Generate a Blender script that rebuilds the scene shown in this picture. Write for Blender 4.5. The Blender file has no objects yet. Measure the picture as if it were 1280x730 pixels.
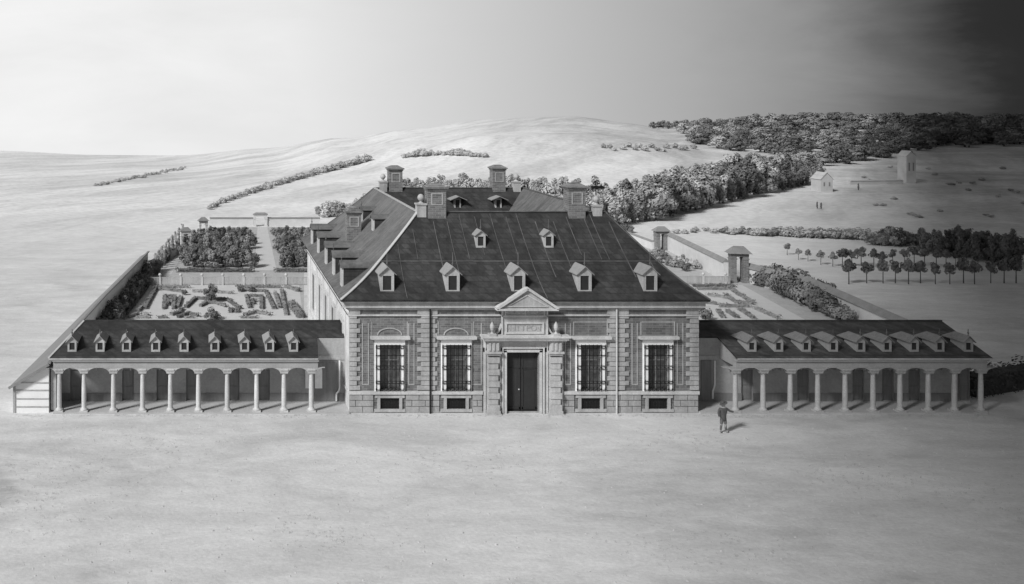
import bpy, math, random
from mathutils import Vector, Matrix
random.seed(7)
sc = bpy.context.scene
COL = sc.collection
F = 1200.0; VX, VY, EYE = 260.0, 120.0, 19.8      # focal length, principal point of the shifted lens, eye height

# ------------------------------------------------------------------ materials (everything is neutral grey: a black and white view)
def mat(name, base, var=0.25, scale=1.2, rough=0.85, fine=0.15, fscale=14.0, bump=0.0, rnd=0.0, brick=None, streak=None, spec=0.25, stain=0.0):
    m = bpy.data.materials.new(name); m.use_nodes = True
    nt = m.node_tree; N = nt.nodes; L = nt.links
    bs = N['Principled BSDF']; bs.inputs['Roughness'].default_value = rough
    bs.inputs['Specular IOR Level'].default_value = spec
    geo = N.new('ShaderNodeNewGeometry'); pos = geo.outputs['Position']
    if streak:
        mp = N.new('ShaderNodeMapping'); mp.inputs['Scale'].default_value = streak
        L.new(pos, mp.inputs['Vector']); vec = mp.outputs['Vector']
    else: vec = pos
    def noise(sc_, det, v):
        n = N.new('ShaderNodeTexNoise'); n.inputs['Scale'].default_value = sc_; n.inputs['Detail'].default_value = det
        n.inputs['Roughness'].default_value = 0.62; L.new(v, n.inputs['Vector']); return n.outputs['Fac']
    def math_(op, a, b):
        n = N.new('ShaderNodeMath'); n.operation = op
        for i, q in enumerate((a, b)):
            if isinstance(q, (int, float)): n.inputs[i].default_value = q
            else: L.new(q, n.inputs[i])
        return n.outputs[0]
    n1 = noise(scale, 6, vec); n2 = noise(fscale, 3, pos)
    f = math_('MULTIPLY', math_('SUBTRACT', n1, 0.5), var * 2.4)
    f = math_('ADD', f, math_('MULTIPLY', math_('SUBTRACT', n2, 0.5), fine * 2.4))
    f = math_('ADD', f, 1.0)
    if stain:                                          # rain streaks and patches of grime
        q = N.new('ShaderNodeMapping'); q.inputs['Scale'].default_value = (2.2, 2.2, .16); L.new(pos, q.inputs['Vector'])
        st = noise(1.0, 6, q.outputs[0]); st2 = noise(.45, 7, pos)
        f = math_('MULTIPLY', f, math_('ADD', 1.0, math_('MULTIPLY', math_('SUBTRACT', math_('ADD', st, st2), 1.0), stain * 2.2)))
    if rnd:
        oi = N.new('ShaderNodeObjectInfo')
        f = math_('MULTIPLY', f, math_('ADD', math_('MULTIPLY', oi.outputs['Random'], 2 * rnd), 1 - rnd))
    if brick:
        sx = N.new('ShaderNodeSeparateXYZ'); L.new(pos, sx.inputs[0])
        cx = N.new('ShaderNodeCombineXYZ'); L.new(math_('ADD', sx.outputs[0], sx.outputs[1]), cx.inputs[0]); L.new(sx.outputs[2], cx.inputs[1])
        b = N.new('ShaderNodeTexBrick'); L.new(cx.outputs[0], b.inputs['Vector'])
        b.inputs['Color1'].default_value = (1, 1, 1, 1); b.inputs['Color2'].default_value = (.58, .58, .58, 1); b.inputs['Mortar'].default_value = (brick[2],) * 3 + (1,)
        b.inputs['Scale'].default_value = 1; b.inputs['Brick Width'].default_value = brick[0]; b.inputs['Row Height'].default_value = brick[1]; b.inputs['Mortar Size'].default_value = brick[1] * .09
        bw = N.new('ShaderNodeRGBToBW'); L.new(b.outputs['Color'], bw.inputs[0])
        f = math_('MULTIPLY', f, bw.outputs[0])
    v = math_('MULTIPLY', f, base); v = math_('MAXIMUM', v, 0.004); v = math_('MINIMUM', v, 0.92)
    cc = N.new('ShaderNodeCombineColor')
    for i in range(3): L.new(v, cc.inputs[i])
    L.new(cc.outputs[0], bs.inputs['Base Color'])
    if bump:
        bp = N.new('ShaderNodeBump'); bp.inputs['Strength'].default_value = 0.6; bp.inputs['Distance'].default_value = bump
        L.new(n2, bp.inputs['Height']); L.new(bp.outputs[0], bs.inputs['Normal'])
    return m

M = {}
M['brick'] = mat('brick', .185, .2, .7, fine=.25, fscale=9, stain=.55, brick=(.42, .14, 1.25))
M['side'] = mat('sunlit_side_wall', .58, .2, .9, fine=.2, stain=.3)  # brick side wall paled in its colour to look sunlit
M['stone'] = mat('stone', .39, .25, 1.5, fine=.26, fscale=11, bump=.01, stain=.4)
M['stone_light'] = mat('pale_stone', .50, .2, 1.5, fine=.25, fscale=12, bump=.008, stain=.3)
M['quoin'] = mat('quoin_stone', .35, .3, 1.2, fine=.28, fscale=9, bump=.012, stain=.5)
M['leaf_shade'] = mat('shade_darkened_foliage', .05, .4, 1.2, fine=.3, fscale=4, rnd=.3, spec=.1)  # darker copy of the foliage, shade put into its colour
M['stone_dim'] = mat('shade_dimmed_stone', .40, .2, 1.5, fine=.22, fscale=11, bump=.01)  # right wing columns, darkened in colour to look shaded
M['beam'] = mat('beam_plaster', .33, .2, 1.2, fine=.2)
M['tile_dim'] = mat('shade_dimmed_tile', .2, .3, 3, fine=.3)  # right wing dormer roofs, shade painted into the tile colour
M['block'] = mat('plinth_block', .33, .3, 1.3, stain=.4, fine=.25, fscale=9, bump=.01)
M['mortar'] = mat('mortar', .5, .1)
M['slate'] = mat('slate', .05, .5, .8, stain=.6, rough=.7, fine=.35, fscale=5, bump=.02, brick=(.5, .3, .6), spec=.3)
M['slate_pale'] = mat('sunlit_slate', .12, .45, 1.0, stain=.5, rough=.8, fine=.3, fscale=6, bump=.02, streak=(.25, 4, .25))  # slate paled in its colour where the slopes catch the sun
M['slate_mid'] = mat('worn_slate', .085, .4, .8, stain=.6, rough=.75, fine=.35, fscale=5, bump=.02, brick=(.5, .3, .6))
M['seam'] = mat('lead_seam', .11, .8, 1.5)
M['hipcap'] = mat('hip_capping', .4, .3, 1.5)
M['tile'] = mat('dormer_tile', .27, .2, 4)
M['chimney'] = mat('chimney_brick', .2, .2, 2, fine=.2, brick=(.4, .13, 1.3))
M['dark'] = mat('dark_opening', .03, .3, 3, rough=.4, spec=.3)
M['glass'] = mat('dim_glass', .10, .9, 2.2, rough=.25, fine=.5, fscale=6, spec=.5)
M['iron'] = mat('wrought_iron', .012, .2, 3, rough=.6)
M['wood'] = mat('dark_wood', .035, .4, 1.5, fine=.3, streak=(5, 5, .5), rough=.7)
M['portico'] = mat('portico_plaster', .36, .3, .9, fine=.25, fscale=7)
M['portico_door'] = mat('portico_door_wood', .2, .3, 1.5, streak=(5, 5, .5))
M['floor'] = mat('portico_floor', .42, .2, 1)
M['tin'] = mat('pale_shed_plaster', .75, .1, 1, fine=.08)
M['shedroof'] = mat('shed_tiles', .2, .25, 1, fine=.3, streak=(.6, 3.0, 1))
M['wall'] = mat('garden_wall', .55, .2, .8, fine=.15)
M['coping'] = mat('coping_tile', .22, .3, 1.5, fine=.2)
M['leaf'] = mat('foliage', .22, .4, 1.2, fine=.35, fscale=4, rnd=.3, spec=.1)
M['leaf_dark'] = mat('dark_foliage', .13, .4, 1.2, fine=.35, fscale=4, rnd=.3, spec=.1)
M['leaf_pale'] = mat('hazy_foliage', .37, .4, .5, fine=.3, fscale=3, rnd=.22, spec=.1)  # distance haze painted into the leaf colour; also used for forecourt grass
M['leaf_faint'] = mat('haze_faded_foliage', .5, .3, .5, fine=.25, fscale=3, rnd=.15, spec=.1)  # palest leaf colour, standing in for thicker distance haze
M['bark'] = mat('bark', .08, .3, 4)
M['bark_pale'] = mat('hazy_bark', .22, .3, 4)  # bark lightened to stand in for haze on far trees
M['white'] = mat('white_paint', .78, .1, 3)
M['cloth'] = mat('dark_cloth', .09, .3, 5)
M['cloth_mid'] = mat('grey_cloth', .13, .3, 5)
M['skin'] = mat('skin', .35, .1, 5)
M['ruin'] = mat('distant_masonry', .46, .3, .5)

# ------------------------------------------------------------------ mesh builder
class MB:
    def __init__(s): s.v = []; s.f = []; s.m = []
    def add(s, vs, fs, mi=0):
        o = len(s.v); s.v += [tuple(v) for v in vs]; s.f += [tuple(o + i for i in f) for f in fs]; s.m += [mi] * len(fs); return s
    def box(s, x0, x1, y0, y1, z0, z1, mi=0):
        return s.add([(x0, y0, z0), (x1, y0, z0), (x1, y1, z0), (x0, y1, z0), (x0, y0, z1), (x1, y0, z1), (x1, y1, z1), (x0, y1, z1)],
                     [(3, 2, 1, 0), (4, 5, 6, 7), (0, 1, 5, 4), (1, 2, 6, 5), (2, 3, 7, 6), (3, 0, 4, 7)], mi)
    def prism(s, poly, y0, y1, mi=0):                  # polygon in x,z pushed along y
        n = len(poly)
        vs = [(x, y0, z) for x, z in poly] + [(x, y1, z) for x, z in poly]
        fs = [tuple(range(n)), tuple(range(2 * n - 1, n - 1, -1))] + [(i, i + n, (i + 1) % n + n, (i + 1) % n) for i in range(n)]
        return s.add(vs, fs, mi)
    def lathe(s, prof, cx, cy, cz=0, n=14, mi=0, sy=1.0):
        vs = []; fs = []
        for r, z in prof:
            for k in range(n):
                a = 2 * math.pi * k / n; vs.append((cx + r * math.cos(a), cy + sy * r * math.sin(a), cz + z))
        for i in range(len(prof) - 1):
            for k in range(n):
                fs.append((i * n + k, i * n + (k + 1) % n, (i + 1) * n + (k + 1) % n, (i + 1) * n + k))
        fs.append(tuple(range(n - 1, -1, -1))); fs.append(tuple((len(prof) - 1) * n + k for k in range(n)))
        return s.add(vs, fs, mi)
    def bar(s, p, q, w, mi=0, h=None):                 # square-section bar between two points
        p = Vector(p); q = Vector(q); d = (q - p).normalized(); h = h or w
        a = d.cross(Vector((0, 0, 1)))
        if a.length < 1e-3: a = Vector((1, 0, 0))
        a.normalize(); b = a.cross(d); a *= w / 2; b *= h / 2
        vs = [p - a - b, p + a - b, p + a + b, p - a + b, q - a - b, q + a - b, q + a + b, q - a + b]
        return s.add(vs, [(3, 2, 1, 0), (4, 5, 6, 7), (0, 1, 5, 4), (1, 2, 6, 5), (2, 3, 7, 6), (3, 0, 4, 7)], mi)
    def build(s, name, mats, parent=None, smooth=False):
        me = bpy.data.meshes.new(name); me.from_pydata(s.v, [], s.f)
        for m in (mats if isinstance(mats, (list, tuple)) else [mats]): me.materials.append(m if not isinstance(m, str) else M[m])
        if any(s.m): me.polygons.foreach_set('material_index', s.m)
        me.update()
        import bmesh
        bm = bmesh.new(); bm.from_mesh(me); 
        if len(s.f) < 6000: bmesh.ops.recalc_face_normals(bm, faces=bm.faces)
        bm.to_mesh(me); bm.free()
        if smooth: me.polygons.foreach_set('use_smooth', [True] * len(me.polygons))
        o = bpy.data.objects.new(name, me); COL.objects.link(o)
        if parent is not None: o.parent = parent
        return o

def tag(o, label, cat, group=None, kind=None):
    if label: o['label'] = label
    if cat: o['category'] = cat
    if group: o['group'] = group
    if kind: o['kind'] = kind
    return o
def thing(name, label, cat, loc=(0, 0, 0), group=None):
    o = bpy.data.objects.new(name, None); COL.objects.link(o); o.location = loc
    return tag(o, label, cat, group)
def copy_tree(o, parent=None):
    c = o.copy(); COL.objects.link(c); c.parent = parent
    for ch in list(o.children): copy_tree(ch, c)
    return c

# pixel of the reference -> metres
def fx(px): return (px - VX) / 20.0                    # on the facade plane, 60 m ahead of the eye
def fz(py): return (516 - py) / 20.0
def ray(px, py, Y): return Vector(((px - VX) * Y / F, Y, EYE - (py - VY) * Y / F))

# ------------------------------------------------------------------ terrain
def lerp_tab(tab, x):
    if x <= tab[0][0]: return tab[0][1]
    for (a, va), (b, vb) in zip(tab, tab[1:]):
        if x <= b:
            t = (x - a) / (b - a); t = t * t * (3 - 2 * t); return va + (vb - va) * t
    return tab[-1][1]
CREST = [(-400, 186), (0, 189), (120, 193), (230, 194), (330, 186), (430, 172), (520, 160), (600, 150), (650, 147.5), (720, 146), (780, 153), (830, 160), (950, 160), (1100, 160), (1300, 160), (1700, 170)]
def sstep(t): t = max(0, min(1, t)); return t * t * (3 - 2 * t)
YC = 420.0
def height(X, Y):
    if Y <= 150: return 0.0
    u = VX + X * F / Y
    zc = EYE - (lerp_tab(CREST, u) - VY) * YC / F
    t = sstep((Y - 150) / (YC - 150))
    z = zc * t
    # a nearer fold of ground that runs behind the house
    fold = sstep((u - 330) / 160) * (1 - sstep((u - 800) / 120))
    z += 2.6 * fold * math.exp(-((Y - 285) / 26.0) ** 2)
    z += 0.25 * math.sin(X * .05 + Y * .031) * min(1, (Y - 150) / 60)
    if Y > YC: z -= (Y - YC) * .13
    return z
def ground_at(px, py):
    Y = 30.0
    while Y < YC:
        X = (px - VX) * Y / F
        if EYE - (py - VY) * Y / F <= height(X, Y): return Vector((X, Y, height(X, Y)))
        Y += .5
    return Vector(((px - VX) * YC / F, YC, height((px - VX) * YC / F, YC)))

g = MB()
ys = [-400, -200, -80, -20, 0, 20, 40, 60, 80, 100, 120, 140, 150]
y = 150
while y < 470: y += 5; ys.append(y)
while y < 900: y *= 1.12; ys.append(y)
NX = 150
for Y in ys:
    w = max(500, 1.6 * abs(Y)) 
    for i in range(NX + 1):
        X = -w * .8 + 2.0 * w * i / NX
        g.v.append((X, Y, height(X, Y)))
for j in range(len(ys) - 1):
    for i in range(NX):
        a = j * (NX + 1) + i; g.f.append((a, a + 1, a + NX + 2, a + NX + 1)); g.m.append(0)

def ground_mat():
    m = bpy.data.materials.new('ground'); m.use_nodes = True
    nt = m.node_tree; N = nt.nodes; L = nt.links
    bs = N['Principled BSDF']; bs.inputs['Roughness'].default_value = .95; bs.inputs['Specular IOR Level'].default_value = .1
    pos = N.new('ShaderNodeNewGeometry').outputs['Position']
    def noise(scale, det, mp, dist=0, rot=0):
        src = pos
        if rot:
            r0 = N.new('ShaderNodeMapping'); r0.inputs['Rotation'].default_value = (0, 0, math.radians(rot)); L.new(pos, r0.inputs['Vector']); src = r0.outputs[0]
        q = N.new('ShaderNodeMapping'); q.inputs['Scale'].default_value = mp; L.new(src, q.inputs['Vector'])
        n = N.new('ShaderNodeTexNoise'); n.inputs['Scale'].default_value = scale; n.inputs['Detail'].default_value = det; n.inputs['Roughness'].default_value = .65
        n.inputs['Distortion'].default_value = dist; L.new(q.outputs[0], n.inputs['Vector']); return n.outputs['Fac']
    def ramp(v, pts):
        r = N.new('ShaderNodeValToRGB'); e = r.color_ramp.elements
        e[0].position, e[0].color = pts[0][0], (pts[0][1],) * 3 + (1,); e[1].position, e[1].color = pts[1][0], (pts[1][1],) * 3 + (1,)
        for p, c in pts[2:]:
            k = e.new(p); k.color = (c,) * 3 + (1,)
        L.new(v, r.inputs[0]); return r.outputs[0]
    def mul(a, b):
        n = N.new('ShaderNodeMix'); n.data_type = 'RGBA'; n.blend_type = 'MULTIPLY'; n.inputs[0].default_value = 1
        L.new(a, n.inputs[6]); L.new(b, n.inputs[7]); return n.outputs[2]
    # near forecourt: trodden pale earth with broad smears
    near = mul(ramp(noise(.22, 9, (.5, 1, 1), .8), [(.3, .54), (.68, .74)]), ramp(noise(1.1, 8, (.6, 1.2, 1), .4), [(.3, .86), (.62, 1.0)]))
    near = mul(near, ramp(noise(6, 5, (.8, 1.2, 1)), [(.28, .84), (.62, 1)]))
    near = mul(near, ramp(noise(.10, 6, (.7, 1.6, 1), 1.2), [(.28, .82), (.48, 1)]))
    near = mul(near, ramp(noise(28, 3, (1, 1, 1)), [(.3, .86), (.6, 1)]))
    far = mul(ramp(noise(.030, 10, (.28, 1.5, 1), .8, -52), [(.36, .64), (.58, .84)]), ramp(noise(.11, 9, (.35, 1.3, 1), .6, -60), [(.36, .84), (.54, 1)]))  # far ground paled in its colour in place of distance haze
    far = mul(far, ramp(noise(.9, 7, (.8, 1.1, 1)), [(.33, .78), (.58, 1)]))
    s = N.new('ShaderNodeSeparateXYZ'); L.new(pos, s.inputs[0])
    mr = N.new('ShaderNodeMapRange'); mr.inputs['From Min'].default_value = 95; mr.inputs['From Max'].default_value = 170; L.new(s.outputs[1], mr.inputs[0])
    mx = N.new('ShaderNodeMix'); mx.data_type = 'RGBA'; L.new(mr.outputs[0], mx.inputs[0]); L.new(near, mx.inputs[6]); L.new(far, mx.inputs[7])
    # right-hand slope darkened in its colour to add to the shade there
    mr2 = N.new('ShaderNodeMapRange'); mr2.inputs['From Min'].default_value = 70; mr2.inputs['From Max'].default_value = 170; L.new(s.outputs[0], mr2.inputs[0])
    sh = ramp(noise(.05, 8, (.5, 1.2, 1), .5), [(.35, .48), (.62, .85)])
    mx2 = N.new('ShaderNodeMix'); mx2.data_type = 'RGBA'; L.new(mr2.outputs[0], mx2.inputs[0]); mx2.inputs[6].default_value = (1, 1, 1, 1); L.new(sh, mx2.inputs[7])
    # trampled dark soil patch at the left of the forecourt
    vd = N.new('ShaderNodeVectorMath'); vd.operation = 'DISTANCE'; q = N.new('ShaderNodeMapping'); q.inputs['Scale'].default_value = (1, .55, 0); L.new(pos, q.inputs['Vector']); L.new(q.outputs[0], vd.inputs[0]); vd.inputs[1].default_value = (-12.2, 26.0, 0)
    ad = N.new('ShaderNodeMath'); ad.operation = 'ADD'; L.new(vd.outputs['Value'], ad.inputs[0]); mm = N.new('ShaderNodeMath'); mm.operation = 'MULTIPLY'; L.new(noise(.9, 8, (.6, 1.4, 1)), mm.inputs[0]); mm.inputs[1].default_value = 6.0; L.new(mm.outputs[0], ad.inputs[1])
    dv = N.new('ShaderNodeMath'); dv.operation = 'DIVIDE'; L.new(ad.outputs[0], dv.inputs[0]); dv.inputs[1].default_value = 10
    patch = ramp(dv.outputs[0], [(.3, .55), (.62, 1)])
    L.new(mul(mul(mx.outputs[2], mx2.outputs[2]), patch), bs.inputs['Base Color'])
    b = N.new('ShaderNodeBump'); b.inputs['Strength'].default_value = .35; b.inputs['Distance'].default_value = .08
    L.new(noise(3, 5, (1, 1, 1)), b.inputs['Height']); L.new(b.outputs[0], bs.inputs['Normal'])
    return m
M['ground'] = ground_mat()
go = g.build('ground', 'ground', smooth=True); go['kind'] = 'structure'
M['path'] = mat('garden_path', .52, .1, .8, fine=.12)
M['bed'] = mat('garden_soil', .40, .22, .9, fine=.25, fscale=5)

# ------------------------------------------------------------------ the house
XL, XR, YF, YB = 8.82, 30.65, 60.0, 84.7
house = thing('palace', 'large square palace with grey hipped slate roof and rusticated central portal', 'palace', ((XL + XR) / 2, YF, 0))
HO = Vector(house.location)
def part(mb, name, m, parent=None, smooth=False):
    p = parent or house
    o = mb.build(name, m, None, smooth)
    o.parent = p
    if p is house: o.matrix_parent_inverse = Matrix.Translation(-HO)
    return o
WIN = [487, 570, 738, 822]

def holed(mb, x0, x1, z0, z1, holes, y, depth, mi=0, flip=None):
    """wall sheet in the x,z plane at y with rectangular holes and reveals; flip maps points"""
    T = flip or (lambda p: p)
    xs = sorted({x0, x1, *[h[0] for h in holes], *[h[1] for h in holes]}); zs = sorted({z0, z1, *[h[2] for h in holes], *[h[3] for h in holes]})
    for a, b in zip(xs, xs[1:]):
        for c, d in zip(zs, zs[1:]):
            cx, cz = (a + b) / 2, (c + d) / 2
            if any(h[0] < cx < h[1] and h[2] < cz < h[3] for h in holes): continue
            mb.add([T((a, y, c)), T((b, y, c)), T((b, y, d)), T((a, y, d))], [(0, 1, 2, 3)], mi)
    for a, b, c, d in holes:
        for p, q in (((a, c), (b, c)), ((b, c), (b, d)), ((b, d), (a, d)), ((a, d), (a, c))):
            mb.add([T((p[0], y, p[1])), T((q[0], y, q[1])), T((q[0], y + depth, q[1])), T((p[0], y + depth, p[1]))], [(0, 1, 2, 3)], mi)

holes = [(fx(c - 12.5), fx(c + 12.5), fz(487), fz(432)) for c in WIN] + [(fx(c - 12), fx(c + 12), fz(511), fz(497)) for c in WIN] + [(fx(632.5), fx(673), 0, fz(439.5))]
mb = MB(); holed(mb, XL, XR, 0, 7.0, holes, YF, .4)
part(mb, 'front_wall', 'brick')
mb = MB()
SW = [(62.6, 64.1), (66.6, 68.1), (70.6, 72.1), (74.6, 76.1), (78.9, 80.6)]
T = lambda p: (XL + (p[1] - 0), p[0], p[2])            # x of the sheet runs along world Y
sh = [(a, b, 2.0, 5.0) for a, b in SW] + [(a + .1, b - .1, .35, 1.0) for a, b in SW]
holed(mb, YF, YB, 0, 7.0, sh, 0, .3, flip=T)
part(mb, 'side_wall', 'side')
mb = MB(); mb.add([(XR, YF, 0), (XR, YB, 0), (XR, YB, 7), (XR, YF, 7)], [(0, 1, 2, 3)]); mb.add([(XL, YB, 0), (XR, YB, 0), (XR, YB, 7), (XL, YB, 7)], [(0, 1, 2, 3)])
part(mb, 'rear_wall', 'brick')
for a, b in SW:                                        # windows of the long side
    w = MB(); w.box(XL + .26, XL + .3, a, b, 2.0, 5.0); wo = part(w, 'window', 'glass')
    fr = MB()
    for (y0, y1, z0, z1) in ((a - .22, a, 1.8, 5.2), (b, b + .22, 1.8, 5.2), (a, b, 5.0, 5.2), (a - .3, b + .3, 5.22, 5.42), (a, b, 1.8, 2.0)): fr.box(XL - .09, XL + .05, y0, y1, z0, z1)
    f = part(fr, 'frame', 'stone_light', wo)
    bb = MB(); bb.box(XL + .2, XL + .24, a + .1, b - .1, .35, 1.0); part(bb, 'cellar_window', 'dark')
mb = MB()                                              # pilaster strips, string course of the side
for a in (61.0, 65.2, 69.2, 73.2, 77.3, 82.0, 84.2): mb.box(XL - .06, XL + .05, a, a + .45, 1.35, 6.05)
mb.box(XL - .1, XL + .04, YF + .02, YB, 1.2, 1.33); mb.box(XL - .1, XL + .04, YF + .02, YB, 6.08, 6.2)
part(mb, 'side_pilaster', 'stone_light')

# cornice: frieze line, then stepped mouldings all round
mb = MB()
def ringbox(o, z0, z1, ybk=None):
    mb.box(XL - o, XR + o, YF - o, YF + .05, z0, z1); mb.box(XL - o, XL + .05, YF + .05, YB, z0, z1); mb.box(XR - .05, XR + o, YF + .05, YB, z0, z1)
ringbox(.10, fz(394.8), fz(392.8))
ringbox(.12, fz(387.0), fz(385.4)); ringbox(.22, fz(385.4), fz(383.0)); ringbox(.30, fz(383.0), fz(377.0)); ringbox(.42, fz(377.0), fz(375.2)); ringbox(.56, fz(375.2), fz(373.2))
part(mb, 'cornice', 'stone')
mb = MB(); mb.box(XL - .57, XR + .57, YF - .58, YF - .54, fz(374.6), fz(373.5)); mb.box(XL - .57, XR + .57, YF - .33, YF - .3, fz(383.1), fz(381.9)); mb.box(XL - .105, XR + .105, YF - .115, YF - .101, fz(394.4), fz(393.2))
part(mb, 'cornice_edge', 'stone_light')

# roof: hipped ring round a small court, concave near the eaves
PROF = [(0, 0), (.12, .082), (.25, .185), (.38, .305), (.5, .43), (.62, .56), (.75, .705), (.88, .855), (1, 1)]
E0, E1 = (8.22, 59.42), (31.1, 85.1); R0, R1 = (13.97, 64.0), (26.5, 80.7); ZE, ZR = 7.17, 12.07
def hp(u):
    for (a, va), (b, vb) in zip(PROF, PROF[1:]):
        if u <= b: return va + (vb - va) * (u - a) / (b - a)
    return 1
def rring(u, off=0):
    z = ZE + (ZR - ZE) * hp(u) + off
    x0 = E0[0] + (R0[0] - E0[0]) * u; x1 = E1[0] + (R1[0] - E1[0]) * u; y0 = E0[1] + (R0[1] - E0[1]) * u; y1 = E1[1] + (R1[1] - E1[1]) * u
    return [(x0, y0, z), (x1, y0, z), (x1, y1, z), (x0, y1, z)]
mb = MB(); rings = [rring(u) for u, _ in PROF]
inner = [(R0[0] + 4.2, R0[1] + 4.2, 7.9), (R1[0] - 4.2, R0[1] + 4.2, 7.9), (R1[0] - 4.2, R1[1] - 4.2, 7.9), (R0[0] + 4.2, R1[1] - 4.2, 7.9)]
for A, B in zip(rings, rings[1:] + [inner]):
    for k in range(4):
        l = (k + 1) % 4
        mi = 0
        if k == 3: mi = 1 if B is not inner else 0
        if k == 1 and B is inner: mi = 1
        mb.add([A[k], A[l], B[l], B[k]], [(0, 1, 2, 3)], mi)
for k in range(4):
    l = (k + 1) % 4; a, b = inner[k], inner[l]
    mb.add([a, b, (b[0], b[1], 0.02), (a[0], a[1], 0.02)], [(0, 1, 2, 3)], 0)
eb = [(x, y, ZE - .1) for x, y, z in rings[0]]
for k in range(4):
    l = (k + 1) % 4; mb.add([eb[k], eb[l], rings[0][l], rings[0][k]], [(0, 1, 2, 3)], 0)
# hip and ridge capping, the seam half-way up and the slanting lead rolls
def strip(pts, w, mi, lift=.03):
    for p, q in zip(pts, pts[1:]):
        mb.bar(Vector(p) + Vector((0, 0, lift)), Vector(q) + Vector((0, 0, lift)), w, mi, .06)
for k in (0, 1, 3): strip([r[k] for r in rings], .2 if k == 0 else .12, 2 if k == 0 else 3)
strip([rings[-1][0], rings[-1][1]], .18, 3); strip([rings[-1][1], rings[-1][2]], .14, 3); strip([rings[-1][2], rings[-1][3]], .14, 3); strip([rings[-1][3], rings[-1][0]], .2, 2)
um = .48; rm = rring(um); strip([rm[0], rm[1]], .07, 3)
rr = random.Random(3)
def slope_pt(X, u): return (X, E0[1] + (R0[1] - E0[1]) * u, ZE + (ZR - ZE) * hp(u))
for i in range(22):
    X = 9.6 + i * 1.0 + rr.uniform(-.3, .3)
    pts = []
    a0, a1 = rr.choice([(0.02, .98), (.5, .97), (.04, .47), (.3, .9), (.55, .95)])
    n = 6
    for k in range(n + 1):
        u = a0 + (a1 - a0) * k / n
        x = X + 1.1 * (1 - u) * (X - 12) / 16
        if x < E0[0] + (R0[0] - E0[0]) * u + .2 or x > E1[0] + (R1[0] - E1[0]) * u - .2: continue
        pts.append(slope_pt(x, u))
    if len(pts) > 1: strip(pts, rr.choice((.025, .03, .04)), 3, .01)
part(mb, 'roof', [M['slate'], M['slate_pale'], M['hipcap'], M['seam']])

def chimney(cx, cy, w, d, z0, z1, arched=False, cap='chimney'):
    c = MB(); c.box(cx - w / 2, cx + w / 2, cy - d / 2, cy + d / 2, z0, z1 - .42)
    c.box(cx - w / 2 - .06, cx + w / 2 + .06, cy - d / 2 - .06, cy + d / 2 + .06, z1 - .42, z1 - .3)
    c.box(cx - w / 2 - .14, cx + w / 2 + .14, cy - d / 2 - .14, cy + d / 2 + .14, z1 - .3, z1 - .2)
    if arched: c.prism([(cx - w / 2, z1 - .2), (cx + w / 2, z1 - .2)] + [(cx + w / 2 * math.cos(a), z1 - .2 + .3 * math.sin(a)) for a in [math.pi * k / 8 for k in range(1, 8)]], cy - d / 2, cy + d / 2)
    else:
        t = .16
        c.add([(cx - w / 2 - .1, cy - d / 2 - .1, z1 - .2), (cx + w / 2 + .1, cy - d / 2 - .1, z1 - .2), (cx + w / 2 + .1, cy + d / 2 + .1, z1 - .2), (cx - w / 2 - .1, cy + d / 2 + .1, z1 - .2),
               (cx - w / 4, cy - d / 4, z1), (cx + w / 4, cy - d / 4, z1), (cx + w / 4, cy + d / 4, z1), (cx - w / 4, cy + d / 4, z1)], [(4, 5, 6, 7), (0, 1, 5, 4), (1, 2, 6, 5), (2, 3, 7, 6), (3, 0, 4, 7)])
    zb = z0 + (z1 - z0) * .55
    co = part(c, 'chimney', 'chimney')
    p = MB(); fy = cy - d / 2
    for (a, b, e, f) in ((-.3, -.24, zb, z1 - .6), (.24, .3, zb, z1 - .6), (-.24, .24, zb, zb + .06), (-.24, .24, z1 - .66, z1 - .6)): p.box(cx + a * w / .9, cx + b * w / .9, fy - .03, fy + .01, e, f)
    part(p, 'panel', 'stone', co)
chimney(15.2, 64.2, 1.2, 1.0, 10.9, 13.95); chimney(24.5, 64.2, 1.1, 1.0, 10.9, 14.0)
chimney(15.74, 80.9, 1.1, 1.0, 10.9, 13.95); chimney(24.4, 80.9, 1.05, 1.0, 10.9, 14.0)
chimney(10.95, 72.4, 1.05, 1.0, 8.4, 11.35, True)
def ball_finial(x, y, z, vane=False):
    c = MB(); c.box(x - .3, x + .3, y - .3, y + .3, z - .5, z + .45); c.box(x - .36, x + .36, y - .36, y + .36, z + .45, z + .55)
    c.lathe([(.22, .55), (.08, .66), (.08, .7), (.16, .76), (.22, .86), (.23, .95), (.18, 1.08), (.08, 1.15), (.01, 1.17)], x, y, z, 12)
    o = part(c, 'ball_finial', 'stone')
    if vane:
        v = MB(); v.bar((x, y, z + 1.1), (x, y, z + 2.0), .05); v.box(x - .3, x + .35, y - .02, y + .02, z + 1.62, z + 1.8); v.prism([(x + .35, z + 1.55), (x + .6, z + 1.71), (x + .35, z + 1.87)], y - .02, y + .02)
        part(v, 'weather_vane', 'iron', o)
ball_finial(14.2, 64.05, 12.1); ball_finial(14.7, 80.7, 12.1); ball_finial(25.9, 80.7, 12.1); ball_finial(25.9, 64.1, 12.0, True)

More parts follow.
